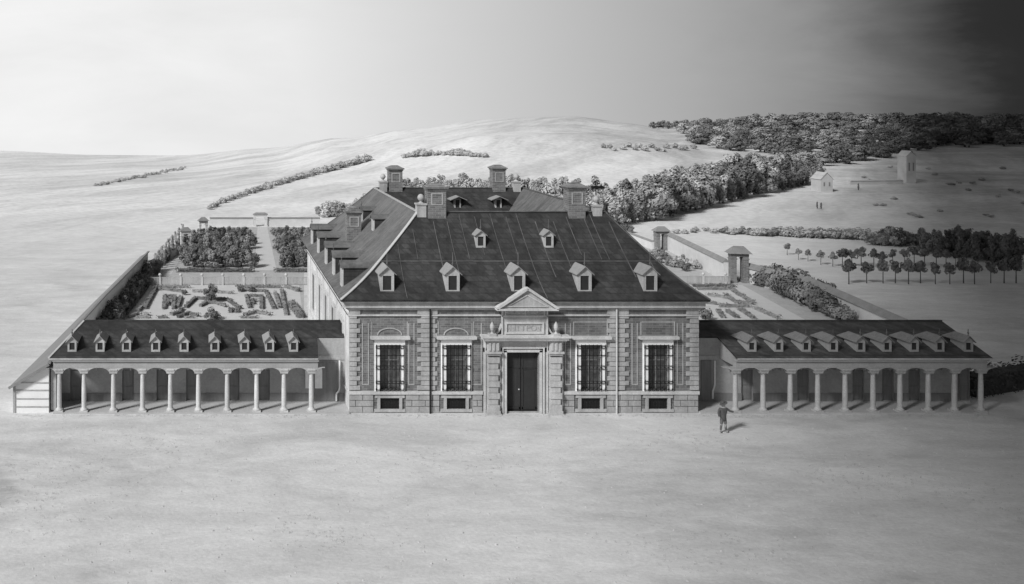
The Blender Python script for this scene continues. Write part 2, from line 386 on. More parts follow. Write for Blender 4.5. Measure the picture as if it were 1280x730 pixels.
# dormers ---------------------------------------------------------------------------------------------
def dormer_meshes(w, h, rise, L, back, ov=.12, fin=.45):
    a = MB(); f = .13 * w / .85 + .03
    a.box(-w / 2, -w / 2 + f, 0, .12, 0, h); a.box(w / 2 - f, w / 2, 0, .12, 0, h); a.box(-w / 2 + f, w / 2 - f, 0, .12, 0, f); a.box(-w / 2 + f, w / 2 - f, 0, .12, h - f, h)
    a.box(-w / 2 + .002, -w / 2 + .06, .12, L, -1.2, h, 1); a.box(w / 2 - .06, w / 2 - .002, .12, L, -1.2, h, 1)
    a.prism([(-w / 2, h), (w / 2, h), (0, h + rise * .92)], 0.02, .14)
    body = a
    p = MB(); p.box(-w / 2 + f, w / 2 - f, .07, .11, f, h - f)
    r = MB(); W = w / 2 + ov; t = .05; z0 = h - rise * ov / (w / 2 + ov) * .6; z1 = h + rise
    for s in (-1, 1):
        r.add([(s * W, -ov, z0), (0, -ov, z1), (0, L, z1), (s * W, L + back, z0), (s * W, -ov, z0 - t), (0, -ov, z1 - t), (0, L, z1 - t), (s * W, L + back, z0 - t)],
              [(0, 1, 2, 3), (4, 5, 6, 7), (0, 1, 5, 4), (1, 2, 6, 5), (2, 3, 7, 6), (3, 0, 4, 7)])
    r.add([(-W, L + back, z0), (W, L + back, z0), (0, L, z1)], [(0, 1, 2)])
    n = MB()
    if fin: n.lathe([(.035, -.05), (.03, .1), (.07, .16), (.03, .22), (.02, fin)], 0, 0.05, z1, 6)
    return body, p, r, n
DORM = {}
def dormer(key, args, mats, loc, rz, parent, inv):
    if key not in DORM:
        b, p, r, n = dormer_meshes(*args)
        o = b.build('dormer', [mats[0], mats[2] if len(mats) > 2 else mats[0]]); 
        p.build('pane', M['dark'], o); r.build('dormer_roof', mats[1], o)
        if n.v: n.build('finial', M['seam'], o)
        DORM[key] = o
    else: o = copy_tree(DORM[key])
    o.parent = parent; o.matrix_parent_inverse = inv
    o.location = loc; o.rotation_euler = (0, 0, rz)
    return o
HI = Matrix.Translation(-HO)
for px in (484, 566, 648, 731, 813): dormer('low', (.86, 1.22, .45, 1.5, .5, .13, .85), (M['stone'], M['tile']), (fx(px), 60.0, 7.5), 0, house, HI)
for px in (601, 686): dormer('high', (.62, .85, .3, 1.0, .3, .1, .7), (M['stone'], M['tile']), ((px - 260) * 62.3 / 1200, 62.3, 9.95), 0, house, HI)
for y in (62.3, 66.3, 70.6, 75.6, 80.2): dormer('side', (.75, 1.35, .35, 2.1, .5, .1, .5), (M['stone_light'], M['slate_pale'], M['slate']), (8.66, y + .3, 7.4), -math.pi / 2, house, HI)
for y in (69.6, 74.8): dormer('sideup', (.6, .95, .25, 1.3, .4, .1, .4), (M['stone_light'], M['slate_pale'], M['slate']), (11.9, y, 10.05), -math.pi / 2, house, HI)
for px in (572, 623): dormer('court', (.55, 1.2, .22, .6, .3, .42, 0), (M['stone'], M['tile']), ((px - 260) * 79.2 / 1200, 79.2, 10.15), 0, house, HI)

# quoins and plinth blocks
def quoin_strip(px0, px1, mode, yoff=0):
    q = MB(); y = 487.0; i = yoff; hgt = 5.95
    while y > 397:
        a, b = px0, px1; wd = (px1 - px0) * .32
        if i % 2:
            if mode in ('L', ): b -= wd
            elif mode == 'R': a += wd
        q.box(fx(a), fx(b), YF - .07 - .02 * (i % 2), YF + .03, fz(y), fz(y - hgt + .7)); y -= hgt; i += 1
    q.box(fx(px0), fx(px1), YF - .09, YF + .03, fz(392.5), fz(387.2))
    return part(q, 'quoin_strip', 'quoin')
quoin_strip(436.6, 450, 'L'); quoin_strip(521.5, 536.6, 'R'); quoin_strip(537.6, 546.5, 'L', 1); quoin_strip(758.5, 769, 'R'); quoin_strip(770, 785.5, 'L', 1); quoin_strip(857.5, 872.8, 'R', 1)
rr = random.Random(5)
for SPN in ((436.6, 467), (507, 549.5), (590.5, 603), (704, 718), (758.5, 801.5), (842.5, 872.8)):
    pl = MB()
    for r_, (t, b) in enumerate(((493.2, 499.6), (500.4, 507.2), (508, 515.6))):
        for x0, x1 in [SPN]:
            if r_ % 2: x_first = x0 + min(8, (x1 - x0) / 2)
            else: x_first = x0 + min(17, x1 - x0)
            xs = [x0, x_first]
            while xs[-1] < x1 - 4: xs.append(min(x1, xs[-1] + rr.uniform(14, 19)))
            xs[-1] = x1
            for a, b2 in zip(xs, xs[1:]):
                if b2 - a > 1: pl.box(fx(a), fx(b2) - .04, YF - .06 - rr.uniform(0, .015), YF + .03, fz(b), fz(t))
    part(pl, 'plinth_block', 'block')
mb = MB(); mb.box(XL - .03, XR + .03, YF - .035, YF - .004, 0, fz(516 - 2)) ; part(mb, 'plinth_foot', 'block')
mb = MB()
for a, b in ((436.0, 603), (704, 873.4)): mb.box(fx(a), fx(b), YF - .12, YF + .02, fz(492.6), fz(488.6))
part(mb, 'string_course', 'stone_light')
mb = MB(); mb.lathe([(.05, 0), (.05, 6.9)], fx(537.1), YF - .16, 0, 8); part(mb, 'drainpipe', 'iron')
mb = MB(); mb.lathe([(.055, 0), (.055, 6.9)], fx(769.5), YF - .17, 0, 8); part(mb, 'drainpipe', 'stone_light')

# windows
def window(c, arched):
    w = MB(); w.box(fx(c - 12.5), fx(c + 12.5), YF + .32, YF + .38, fz(487), fz(432)); wo = part(w, 'window', 'glass')
    d = MB()
    d.box(fx(c - .8), fx(c + .8), YF + .26, YF + .32, fz(487), fz(432)); d.box(fx(c - 12.4), fx(c + 12.4), YF + .27, YF + .318, fz(452), fz(450.6))
    d.box(fx(c - 12.4), fx(c - 11), YF + .265, YF + .318, fz(487), fz(432)); d.box(fx(c + 11), fx(c + 12.4), YF + .265, YF + .318, fz(487), fz(432))
    part(d, 'sash', 'portico_door', wo)
    f = MB()
    for s in (-1, 1): f.box(*sorted((fx(c + s * 12.6), fx(c + s * 19))), YF - .1, YF + .02, fz(488.4), fz(430.6)); f.box(*sorted((fx(c + s * 16.8), fx(c + s * 18.2))), YF - .125, YF - .09, fz(488.4), fz(430.6))
    f.box(fx(c - 19), fx(c + 19), YF - .1, YF + .02, fz(430.6), fz(424.4))
    part(f, 'frame', 'white', wo)
    h = MB(); h.box(fx(c - 22), fx(c + 22), YF - .2, YF + .02, fz(424.4), fz(423)); h.box(fx(c - 24.5), fx(c + 24.5), YF - .32, YF + .02, fz(423), fz(419.6))
    part(h, 'hood', 'stone_light', wo)
    gr = MB(); y = YF - .16
    for k in range(8):
        x = fx(c - 17.3 + 34.6 * k / 7); gr.box(x - .017, x + .017, y, y + .035, fz(488), fz(430))
    for py in (431.5, 434.5, 443.5, 456.5, 460.5, 475.5, 478.5, 486.5): gr.box(fx(c - 18), fx(c + 18), y - .012, y + .02, fz(py + .32), fz(py - .32))
    for k in range(8):
        for py in (433, 443.5, 458.5, 477, 485.5):
            x = fx(c - 17.3 + 34.6 * k / 7); gr.box(x - .034, x + .034, y - .025, y + .04, fz(py + .7), fz(py - .7))
    part(gr, 'grille', 'iron', wo)
    b = MB(); b.box(fx(c - 12), fx(c + 12), YF + .1, YF + .14, fz(511), fz(497)); bo = part(b, 'cellar_window', 'dark')
    f = MB()
    for s in (-1, 1):
        f.box(*sorted((fx(c + s * 12), fx(c + s * 15.5))), YF - .1, YF + .02, fz(514.4), fz(494)); f.box(*sorted((fx(c + s * 15.5), fx(c + s * 19.5))), YF - .1, YF + .02, fz(514.4), fz(511)); f.box(*sorted((fx(c + s * 15.5), fx(c + s * 18.5))), YF - .1, YF + .02, fz(497), fz(494))
    f.box(fx(c - 12), fx(c + 12), YF - .1, YF + .02, fz(497), fz(494.2)); f.box(fx(c - 12), fx(c + 12), YF - .1, YF + .02, fz(514.4), fz(511)); part(f, 'frame', 'stone', bo)
    gr = MB()
    for k in range(7): x = fx(c - 10.5 + 21 * k / 6); gr.box(x - .015, x + .015, YF + .02, YF + .04, fz(511), fz(497))
    for k in range(3): gr.box(fx(c - 12), fx(c + 12), YF + .012, YF + .03, fz(508 - k * 4 + .25), fz(508 - k * 4 - .25))
    part(gr, 'grille', 'iron', bo)
    m = MB()
    if arched:
        pts = [(fx(c + 15 * math.cos(a)), fz(418.6 - 8.5 * math.sin(a))) for a in [math.pi * k / 14 for k in range(15)]]
        for (x0, z0), (x1, z1) in zip(pts, pts[1:]): m.bar((x0, YF - .02, z0), (x1, YF - .02, z1), .06)
        m.box(fx(c - 22.5), fx(c - 21.7), YF - .03, YF + .01, fz(419.5), fz(402)); m.box(fx(c + 21.7), fx(c + 22.5), YF - .03, YF + .01, fz(419.5), fz(402))
    else:
        for a, b_, e, g_ in ((-21.5, -20.4, 419, 402), (20.4, 21.5, 419, 402), (-20.4, 20.4, 403, 402)): m.box(fx(c + a), fx(c + b_), YF - .035, YF + .01, fz(e), fz(g_))
    part(m, 'overwindow_panel', 'stone', wo)
for i, c in enumerate(WIN): window(c, i < 2)
for a, b in ((452.5, 461), (510.5, 518), (589.5, 602), (706, 713.5), (789.5, 797), (846, 854)):
    mb = MB()
    for x0, x1, t, bt in ((a, a + 1, 404, 481), (b - 1, b, 404, 481), (a + 1, b - 1, 480, 481)): mb.box(fx(x0), fx(x1), YF - .03, YF + .01, fz(bt), fz(t))
    part(mb, 'wall_panel_moulding', 'stone')

# portal
pb = MB(); pb.box(fx(604), fx(632.4), YF - .14, YF + .02, 0, fz(434)); pb.box(fx(673.2), fx(703), YF - .14, YF + .02, 0, fz(434)); pb.box(fx(604), fx(703), YF - .14, YF + .02, fz(439.4), fz(424))
portal = part(pb, 'portal', 'stone')
def pp(mb, name, m, smooth=False): return part(mb, name, m, portal, smooth)
f = MB()
for s, e in ((632.4, 629.5), (673.2, 676.2)): f.box(*sorted((fx(s), fx(e))), YF - .2, YF - .1, 0, fz(437.2))
f.box(fx(629.5), fx(676.2), YF - .2, YF - .1, fz(439.4), fz(436.6))
for s, e in ((626.5, 628), (677.6, 679.2)): f.box(fx(s), fx(e), YF - .24, YF - .1, 0, fz(434.6))
f.box(fx(626.5), fx(679.2), YF - .24, YF - .1, fz(434.6), fz(433.2))
pp(f, 'door_frame', 'stone_light')
d = MB(); d.box(fx(632.4), fx(652.4), YF + .25, YF + .33, .02, fz(439.4)); d.box(fx(653), fx(673.2), YF + .25, YF + .33, .02, fz(439.4))
for x0, x1 in ((633.5, 651.5), (654, 672)):
    d.box(fx(x0), fx(x1), YF + .22, YF + .26, fz(462), fz(461)); d.box(fx(x0), fx(x0 + 1.4), YF + .22, YF + .26, .1, fz(441)); d.box(fx(x1 - 1.4), fx(x1), YF + .22, YF + .26, .1, fz(441)); d.box(fx(x0), fx(x1), YF + .22, YF + .26, fz(513), fz(510))
door = part(d, 'door', 'wood')
w = MB(); w.box(fx(656), fx(670), YF + .205, YF + .245, .25, fz(464)); part(w, 'wicket', 'dark', door)
k = MB(); k.lathe([(.01, -.05), (.05, -.02), (.05, .02), (.01, .05)], fx(650), YF + .2, fz(488), 8); part(k, 'knob', 'stone_light', door)
for c in (615, 692.5):
    m = MB()
    for i in range(9):
        y1 = 511 - i * 7.4; wd = 7.2 if i % 2 == 0 else 5.6
        if y1 - 7 < 442: break
        m.box(fx(c - wd), fx(c + wd), YF - (.42 if i % 2 == 0 else .36), YF - .12, fz(y1), fz(y1 - 7))
    m.box(fx(c - 8.2), fx(c + 8.2), YF - .46, YF - .12, 0, fz(511)) ; m.box(fx(c - 9.6), fx(c + 9.6), YF - .5, YF - .12, 0, fz(514.4))
    m.box(fx(c - 8), fx(c + 8), YF - .42, YF - .12, fz(442.5), fz(440)); m.box(fx(c - 9.5), fx(c + 9.5), YF - .5, YF - .12, fz(440), fz(437.5))
    m.box(fx(c - 7.5), fx(c + 7.5), YF - .4, YF - .12, fz(437.5), fz(425))
    for q in (-5, 0, 5): m.box(fx(c + q - 1.2), fx(c + q + 1.2), YF - .46, YF - .38, fz(436), fz(426))
    pp(m, 'rusticated_column', 'stone')
    m = MB()
    for s in (-1, 1): m.box(*sorted((fx(c + s * 9), fx(c + s * 10))), YF - .2, YF - .1, fz(515), fz(425))
    pp(m, 'column_border', 'stone_light')
m = MB(); m.box(fx(603), fx(705), YF - .5, YF - .02, fz(424.8), fz(422.4)); m.box(fx(601), fx(707), YF - .62, YF - .02, fz(422.4), fz(420)); m.box(fx(599.5), fx(708.5), YF - .7, YF - .02, fz(419.6), fz(417.2)); pp(m, 'entablature', 'stone_light')
m = MB(); m.box(fx(626), fx(682.5), YF - .22, YF - .02, fz(417.2), fz(386)); pp(m, 'attic_block', 'stone')
m = MB()
for a, b, t, e in ((630, 632, 401.5, 416), (676, 678.2, 401.5, 416), (632, 676, 401.5, 403.6), (632, 676, 414, 416), (625.6, 627, 386, 417), (681.5, 683, 386, 417), (626, 682.5, 393, 395), (654.4, 655.6, 386, 393), (629.5, 630.7, 386, 393), (678, 679.2, 386, 393)): m.box(fx(a), fx(b), YF - .3, YF - .2, fz(e), fz(t))
pp(m, 'attic_moulding', 'stone_light')
m = MB(); rr = random.Random(2)
for i in range(26):                                    # carved relief in the little frieze
    x = rr.uniform(632, 676); l = rr.uniform(1.5, 4)
    m.bar((fx(x), YF - .23, fz(rr.uniform(388, 392))), (fx(x + rr.uniform(-l, l)), YF - .23, fz(rr.uniform(388, 392))), .06)
pp(m, 'carved_relief', 'stone_light')
cu = bpy.data.curves.new('inscription', 'FONT'); cu.body = 'DI\u00b7ITTPO\u00b7N'; cu.size = .52; cu.extrude = .012; cu.align_x = 'CENTER'; cu.align_y = 'CENTER'
tmp = bpy.data.objects.new('inscription', cu); COL.objects.link(tmp); bpy.context.view_layer.update()
me = bpy.data.meshes.new_from_object(tmp.evaluated_get(bpy.context.evaluated_depsgraph_get())); bpy.data.objects.remove(tmp)
me.transform(Matrix.Translation((fx(654), YF - .232, fz(409))) @ Matrix.Rotation(math.pi / 2, 4, 'X') @ Matrix.Diagonal((1.0, 1, 1, 1)))
me.materials.clear(); me.materials.append(M['block'])
io = bpy.data.objects.new('inscription', me); COL.objects.link(io); io.parent = portal
for c, s in ((612.5, -1), (691.8, 1)):
    m = MB(); y = YF - .45; m.box(fx(c) - .22, fx(c) + .22, y - .22, y + .22, fz(417.2), fz(414.6))
    m.lathe([(.14, 0), (.05, .08), (.05, .14), (.1, .22), (.14, .36), (.135, .5), (.08, .62), (.04, .68), (.015, .74)], fx(c), y, fz(414.6), 12); pp(m, 'urn', 'stone', False)
    m = MB(); x0 = 625.5 if s < 0 else 683.2
    pts = [(x0, 404), (x0 + s * 1.2, 409), (x0 + s * 3.5, 413.5), (x0 + s * 6, 416)]
    for (a, b), (c2, d2) in zip(pts, pts[1:]): m.bar((fx(a), YF - .15, fz(b)), (fx(c2), YF - .15, fz(d2)), .1)
    pp(m, 'scroll', 'stone_light')
m = MB(); A, B, C_ = (fx(619), fz(383.4)), (fx(690), fz(383.4)), (fx(654.5), fz(359.5)); m.prism([A, B, C_], YF - .66, YF + 1.2); pp(m, 'pediment', 'stone')
m = MB(); y0 = YF - .84
for P_, Q_ in (((616.5, 382.6), (654.5, 357.6)), ((654.5, 357.6), (692.5, 382.6))): m.bar((fx(P_[0]), y0 + .2, fz(P_[1])), (fx(Q_[0]), y0 + .2, fz(Q_[1])), .4, 0, .16)
for P_, Q_ in (((629, 380.2), (654.5, 366)), ((654.5, 366), (680, 380.2))): m.bar((fx(P_[0]), y0 + .18, fz(P_[1])), (fx(Q_[0]), y0 + .18, fz(Q_[1])), .1, 0, .07)
m.box(fx(616.5), fx(692.5), y0, YF - .3, fz(385), fz(382.6)); m.box(fx(629), fx(680), y0 + .12, YF - .6, fz(380.6), fz(379.4)); pp(m, 'pediment_moulding', 'stone_light')

# ------------------------------------------------------------------ arcaded wings
ZEV, SL, YE, YR = 3.5, .32, 59.65, 63.85
def zslope(Y): return ZEV + SL * (Y - YE)
def wing(left):
    cols = [74, 105, 142, 178, 213, 248, 284, 321, 355, 389] if left else [919, 954, 988, 1022, 1056, 1091, 1125, 1160, 1193, 1226]
    dorm = [90, 125, 158, 194.5, 230, 268.5, 305.7, 337, 367] if left else [940, 973.5, 1008, 1042, 1076, 1109, 1143, 1175, 1211]
    lab = 'arcaded wing left of the palace, ten columns below nine small dormers' if left else 'arcaded wing right of the palace in deepening shade, its dormers leaning leftwards'
    o0 = Vector((fx(230 if left else 1076), 60, 0))
    root = thing('arcade_wing', lab, 'arcade', o0); inv = Matrix.Translation(-o0)
    def wp(mb, name, m, parent=None, smooth=False):
        o = mb.build(name, m, None, smooth); o.parent = parent or root; o.matrix_parent_inverse = inv; return o
    # ends: a = palace end, b = outer end
    xa_wall = XL - .01 if left else XR + .01
    xa = fx(397) if left else fx(918)
    xb = fx(62) if left else fx(1236)
    xbr = -8.24 if left else xb
    s = -1 if left else 1                               # outward direction
    # roof
    r = MB(); t = .09; yn = 62.0
    zn = zslope(yn); zr = zslope(YR); ybk = 68.2; zb = 2.5 if left else 3.4
    bx = xb
    n_xa = xa + (-s) * .22                              # valley point of the notch
    fr = [(bx, YE, ZEV), (xa, YE, ZEV), (n_xa if left else xa - .0, yn, zn), (xa_wall, yn, zn), (xa_wall, YR, zr), (xbr, YR, zr)]
    r.add(fr, [(0, 1, 2, 5), (2, 3, 4, 5)], 0 if left else 3)
    r.add([(p[0], p[1], p[2] - t) for p in fr], [(0, 1, 2, 5), (2, 3, 4, 5)], 0)
    for i, j in ((0, 1), (1, 2), (2, 3), (3, 4), (5, 0)):
        a, b = fr[i], fr[j]; r.add([a, b, (b[0], b[1], b[2] - t), (a[0], a[1], a[2] - t)], [(0, 1, 2, 3)], 1 if (i, j) in ((0, 1),) else 0)
    r.add([(xbr, YR, zr), (xa_wall, YR, zr), (xa_wall, ybk, zb), (bx + (1.75 if left else 0), ybk, zb)], [(0, 1, 2, 3)], 0)
    if left: r.add([(bx, YE, ZEV), (xbr, YR, zr), (bx + 1.75, ybk, zb)], [(0, 1, 2)], 2)
    r.bar((xbr, YR, zr + .02), (xa_wall, YR, zr + .02), .12, 0, .08)
    if left: r.bar((bx, YE, ZEV + .02), (xbr, YR, zr + .02), .14, 2, .06)
    ro = wp(r, 'roof', [M['slate'], M['stone'], M['hipcap'], M['slate_mid']])
    # body behind the portico
    b = MB(); y0 = 62.0
    xo = xb - s * .25
    hs = []
    doors = [95, 160, 203, 240, 292, 330] if left else [934, 1004, 1073, 1110, 1143, 1205]
    sc_ = 62 / 1200
    for d in doors:
        cx = (d - 260) * sc_; hs.append((cx - .38, cx + .38, .12, 2.15))
    x0, x1 = sorted((xo, xa_wall))
    if left:
        holed(b, x0, x1, 0, 3.3, hs, y0, .25); b.add([(-8.1, y0, 3.3), (x1, y0, 3.3), (x1, y0, zn - .08), (-8.1, y0, zn - .08)], [(0, 1, 2, 3)])
        b.box(-9.86, -9.52, 60.22, 61.98, .1, 2.86)
    else: holed(b, x0, x1, 0, zn - .08, hs, y0, .25)
    if left: b.add([(xo, y0, 0), (-8.1, 67.8, 0), (-8.1, 67.8, zb), (xo, y0, 3.3)], [(0, 1, 2, 3)])
    else: b.add([(xo, y0, 0), (xo, 68, 0), (xo, 68, zb), (xo, YR, zr - .1), (xo, y0, zn - .08)], [(0, 1, 2, 3, 4)])
    xk0, xk1 = (-8.1, x1) if left else (x0, x1); b.add([(xk0, 67.8, 0), (xk1, 67.8, 0), (xk1, 67.8, zb - .05), (xk0, 67.8, zb - .05)], [(0, 1, 2, 3)])
    wp(b, 'portico_wall', 'portico')
    for h in hs:
        d = MB(); d.box(h[0], h[1], y0 + .15, y0 + .2, h[2], h[3]); d.box(h[0] + .08, h[1] - .08, y0 + .12, y0 + .16, h[2] + .1, h[2] + .9); d.box(h[0] + .08, h[1] - .08, y0 + .12, y0 + .16, h[2] + 1.0, h[3] - .1)
        wp(d, 'door', 'portico_door')
    segs = sorted([h[:2] for h in hs]); cur = x0
    for a_, b_ in segs + [(x1, x1)]:
        if a_ > cur: dd = MB(); dd.box(cur, a_, y0 - .04, y0 - .004, .1, .62); wp(dd, 'dado', 'portico_door')
        cur = b_
    fl = MB(); fl.box(x0, x1, 59.75, 62.02, 0, .1); wp(fl, 'portico_floor', 'floor')
    # beam with rounded brackets
    e0, e1 = sorted((xo, xa - s * -.0))
    bm_ = MB(); bm_.box(e0, e1, 59.82, 60.2, 2.86, ZEV - .22); bm_.box(e0 - .05, e1 + .05, 59.7, 60.2, ZEV - .22, ZEV - .1)
    xe = xa + s * .15
    bm_.box(*sorted((xe, xe + s * .3)), 60.2, 61.98, 2.86, zslope(60.2) - .2)
    wp(bm_, 'beam', 'beam')
    gb = MB()
    xs_ = xe + s * .02
    gb.add([(xs_, 60.2, 3.3), (xs_, 61.98, 3.3), (xs_, 61.98, zslope(61.98) - .1), (xs_, 60.2, zslope(60.2) - .1)], [(0, 1, 2, 3)]); wp(gb, 'verge_board', 'portico')
    first = None
    for i, px in enumerate(cols):
        X = fx(px)
        if first is None:
            c = MB(); c.box(-.25, .25, -.25, .25, .1, .2)
            c.lathe([(.23, .2), (.23, .26), (.17, .31), (.15, .38), (.152, .9), (.145, 1.6), (.125, 2.4), (.12, 2.5), (.155, 2.54), (.13, 2.58), (.17, 2.66), (.21, 2.7)], 0, 0, 0, 14)
            c.box(-.25, .25, -.22, .22, 2.7, 2.77)
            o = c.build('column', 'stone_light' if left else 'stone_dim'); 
            # corbel bracket: curved spandrels on both sides
            k = MB(); n = 9; R = .60
            poly = [(-.24 - R, 2.86)] + [(-.24 - R + R * math.sin(a), 2.86 - .36 * (1 - math.cos(a))) for a in [math.pi / 2 * q / n for q in range(1, n + 1)]] 
            poly = poly + [(-.24, 2.77), (.24, 2.77)] if False else poly
            poly2 = [(-x, z) for x, z in reversed(poly)]
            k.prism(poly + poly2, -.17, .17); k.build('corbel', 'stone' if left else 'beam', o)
            first = o
        else: o = copy_tree(first)
        o.parent = root; o.matrix_parent_inverse = inv; o.location = (X + rr.uniform(-.015, .015), 60.0, 0); o.rotation_euler = (0, 0, rr.choice((0, math.pi)))
    key = 'wing' + str(left)
    for px in dorm:
        Yd = 60.35; X = (px - 260) * Yd / 1200
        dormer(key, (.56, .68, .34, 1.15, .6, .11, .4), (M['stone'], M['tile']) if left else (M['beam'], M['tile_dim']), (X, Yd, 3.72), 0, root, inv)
    # passage to the palace
    q = MB(); x0, x1 = sorted((xa + s * -.0 - s * .05, xa_wall))
    cx = (x0 + x1) / 2
    if left:
        q.box((393 - 260) * sc_, (421.5 - 260) * sc_, y0 - .06, y0 - .01, .12, 2.75)
        for a in (395, 408.5): q.box((a - 260) * sc_, (a + 11.5 - 260) * sc_, y0 - .085, y0 - .05, 1.5, 2.6)
        do = wp(q, 'passage_door', 'portico_door')
        ar = MB()
        for a, b2 in ((393.5, 402.5), (381.5, 387.5)):
            xx0, xx1 = (a - 260) * sc_, (b2 - 260) * sc_; w2 = (xx1 - xx0) / 2; cc = (xx0 + xx1) / 2
            ar.prism([(xx0, .95), (xx1, .95)] + [(cc + w2 * math.cos(t_), 2.1 + .25 * math.sin(t_)) for t_ in [math.pi * k_ / 8 for k_ in range(9)]], y0 - .11, y0 - .06)
        wp(ar, 'arched_light', 'white')
        pts = [((424 - 260) * sc_, 2.75), ((424 - 260) * sc_, 1.0), ((423 - 260) * sc_, .8), ((420 - 260) * sc_, .62), ((420 - 260) * sc_, .15)]
    else:
        q.box((876 - 260) * sc_, (889 - 260) * sc_, y0 - .06, y0 - .01, .12, 2.75)
        wp(q, 'passage_door', 'portico_door')
        pts = [((892 - 260) * sc_, 2.75), ((892 - 260) * sc_, 1.2), ((891 - 260) * sc_, 1.0), ((889.5 - 260) * sc_, .8), ((889.5 - 260) * sc_, .3)]
    pi_ = MB()
    for (a, c), (d, e) in zip(pts, pts[1:]): pi_.bar((a, y0 - .13, c), (d, y0 - .13, e), .09)
    wp(pi_, 'rainwater_pipe', 'white')
    li = MB(); li.box(x0, x1, y0 - .05, y0 - .005, 2.78, 3.05); wp(li, 'lintel', 'stone')
wing(True); wing(False)

# ------------------------------------------------------------------ lean-to shed beside the left garden
ST = [(60.0, -12.15, -9.95, 1.72, 3.05), (72.0, -10.95, -9.75, 1.72, 2.55), (84.0, -9.8, -9.1, 1.75, 2.2), (108.0, -7.35, -6.75, 1.78, 2.15)]   # y, outer x, inner x, outer height, inner height
A1 = Vector((-7.35, 108, 0))
shed = thing('lean_to_shed', 'long low lean-to with pale boarded end wall and streaked tile roof, far left', 'shed', (-11, 60, 0)); SI = Matrix.Translation((11, -60, 0))
def sp(mb, name, m, parent=None):
    o = mb.build(name, m); o.parent = parent or shed
    if parent is None: o.matrix_parent_inverse = SI
    return o
m = MB(); r = MB(); k = MB()
for (y, a, b, h, hb), (y2, a2, b2, h2, hb2) in zip(ST, ST[1:]):
    m.add([(a, y, 0), (a2, y2, 0), (a2, y2, h2), (a, y, h)], [(0, 1, 2, 3)]); m.add([(b, y, 0), (b2, y2, 0), (b2, y2, hb2), (b, y, hb)], [(0, 1, 2, 3)])
    ya = y - .3 if y == 60 else y; yb = y2 + .2 if y2 == 108 else y2
    q = [(a - .25, ya, h - .04), (b + .06, ya, hb + .1), (b2 + .06, yb, hb2 + .1), (a2 - .25, yb, h2 - .04)]
    r.add(q + [(e, f, g_ - .09) for e, f, g_ in q], [(0, 1, 2, 3), (4, 5, 6, 7), (0, 1, 5, 4), (1, 2, 6, 5), (2, 3, 7, 6), (3, 0, 4, 7)])
    k.bar((q[1][0], q[1][1], q[1][2] + .03), (q[2][0], q[2][1], q[2][2] + .03), .2, 0, .1)
for y, a, b, h, hb in (ST[0], ST[-1]): m.add([(a, y, 0), (b, y, 0), (b, y, hb), (a, y, h)], [(0, 1, 2, 3)])
sp(m, 'wall', 'tin'); ro = sp(r, 'roof', 'shedroof'); sp(k, 'ridge_capping', 'coping', ro)
for z in (.35, .85, 1.38, 1.85):
    m = MB(); x0 = -12.0 if z < 1.7 else -11.7; m.box(x0, -9.98, 59.965, 59.996, z, z + .07); sp(m, 'weatherboard', 'stone')
m = MB(); m.box(-12.18, -12.03, 59.95, 59.997, 0, 1.66); sp(m, 'corner_post', 'stone')
m = MB(); m.bar((-12.4, 59.68, 1.63), (-9.89, 59.68, 3.12), .06, 0, .16); sp(m, 'bargeboard', 'coping', ro)

# ------------------------------------------------------------------ foliage
def leaf_cloud(mb, rnd, c, rad, n, size, squash=1.0):
    for _ in range(n):
        d = Vector((rnd.gauss(0, 1), rnd.gauss(0, 1), rnd.gauss(0, 1)))
        if d.length < 1e-3: continue
        d.normalize()
        r = rad * (0.55 + .45 * rnd.random() ** .5)
        p = Vector(c) + Vector((d.x * r, d.y * r, d.z * r * squash))
        out = (p - Vector((0, 0, .45))); out = out.normalized() if out.length > 1e-3 else d
        nrm = (d * .7 + out * .6 + Vector((rnd.uniform(-.45, .45), rnd.uniform(-.45, .45), rnd.uniform(-.45, .45)))).normalized()
        a = nrm.cross(Vector((rnd.random(), rnd.random(), rnd.random()))).normalized(); b = nrm.cross(a)
        s = size * rnd.uniform(.6, 1.3)
        mb.add([p - a * s, p + b * s * .6, p + a * s, p - b * s * .6], [(0, 1, 2, 3)])
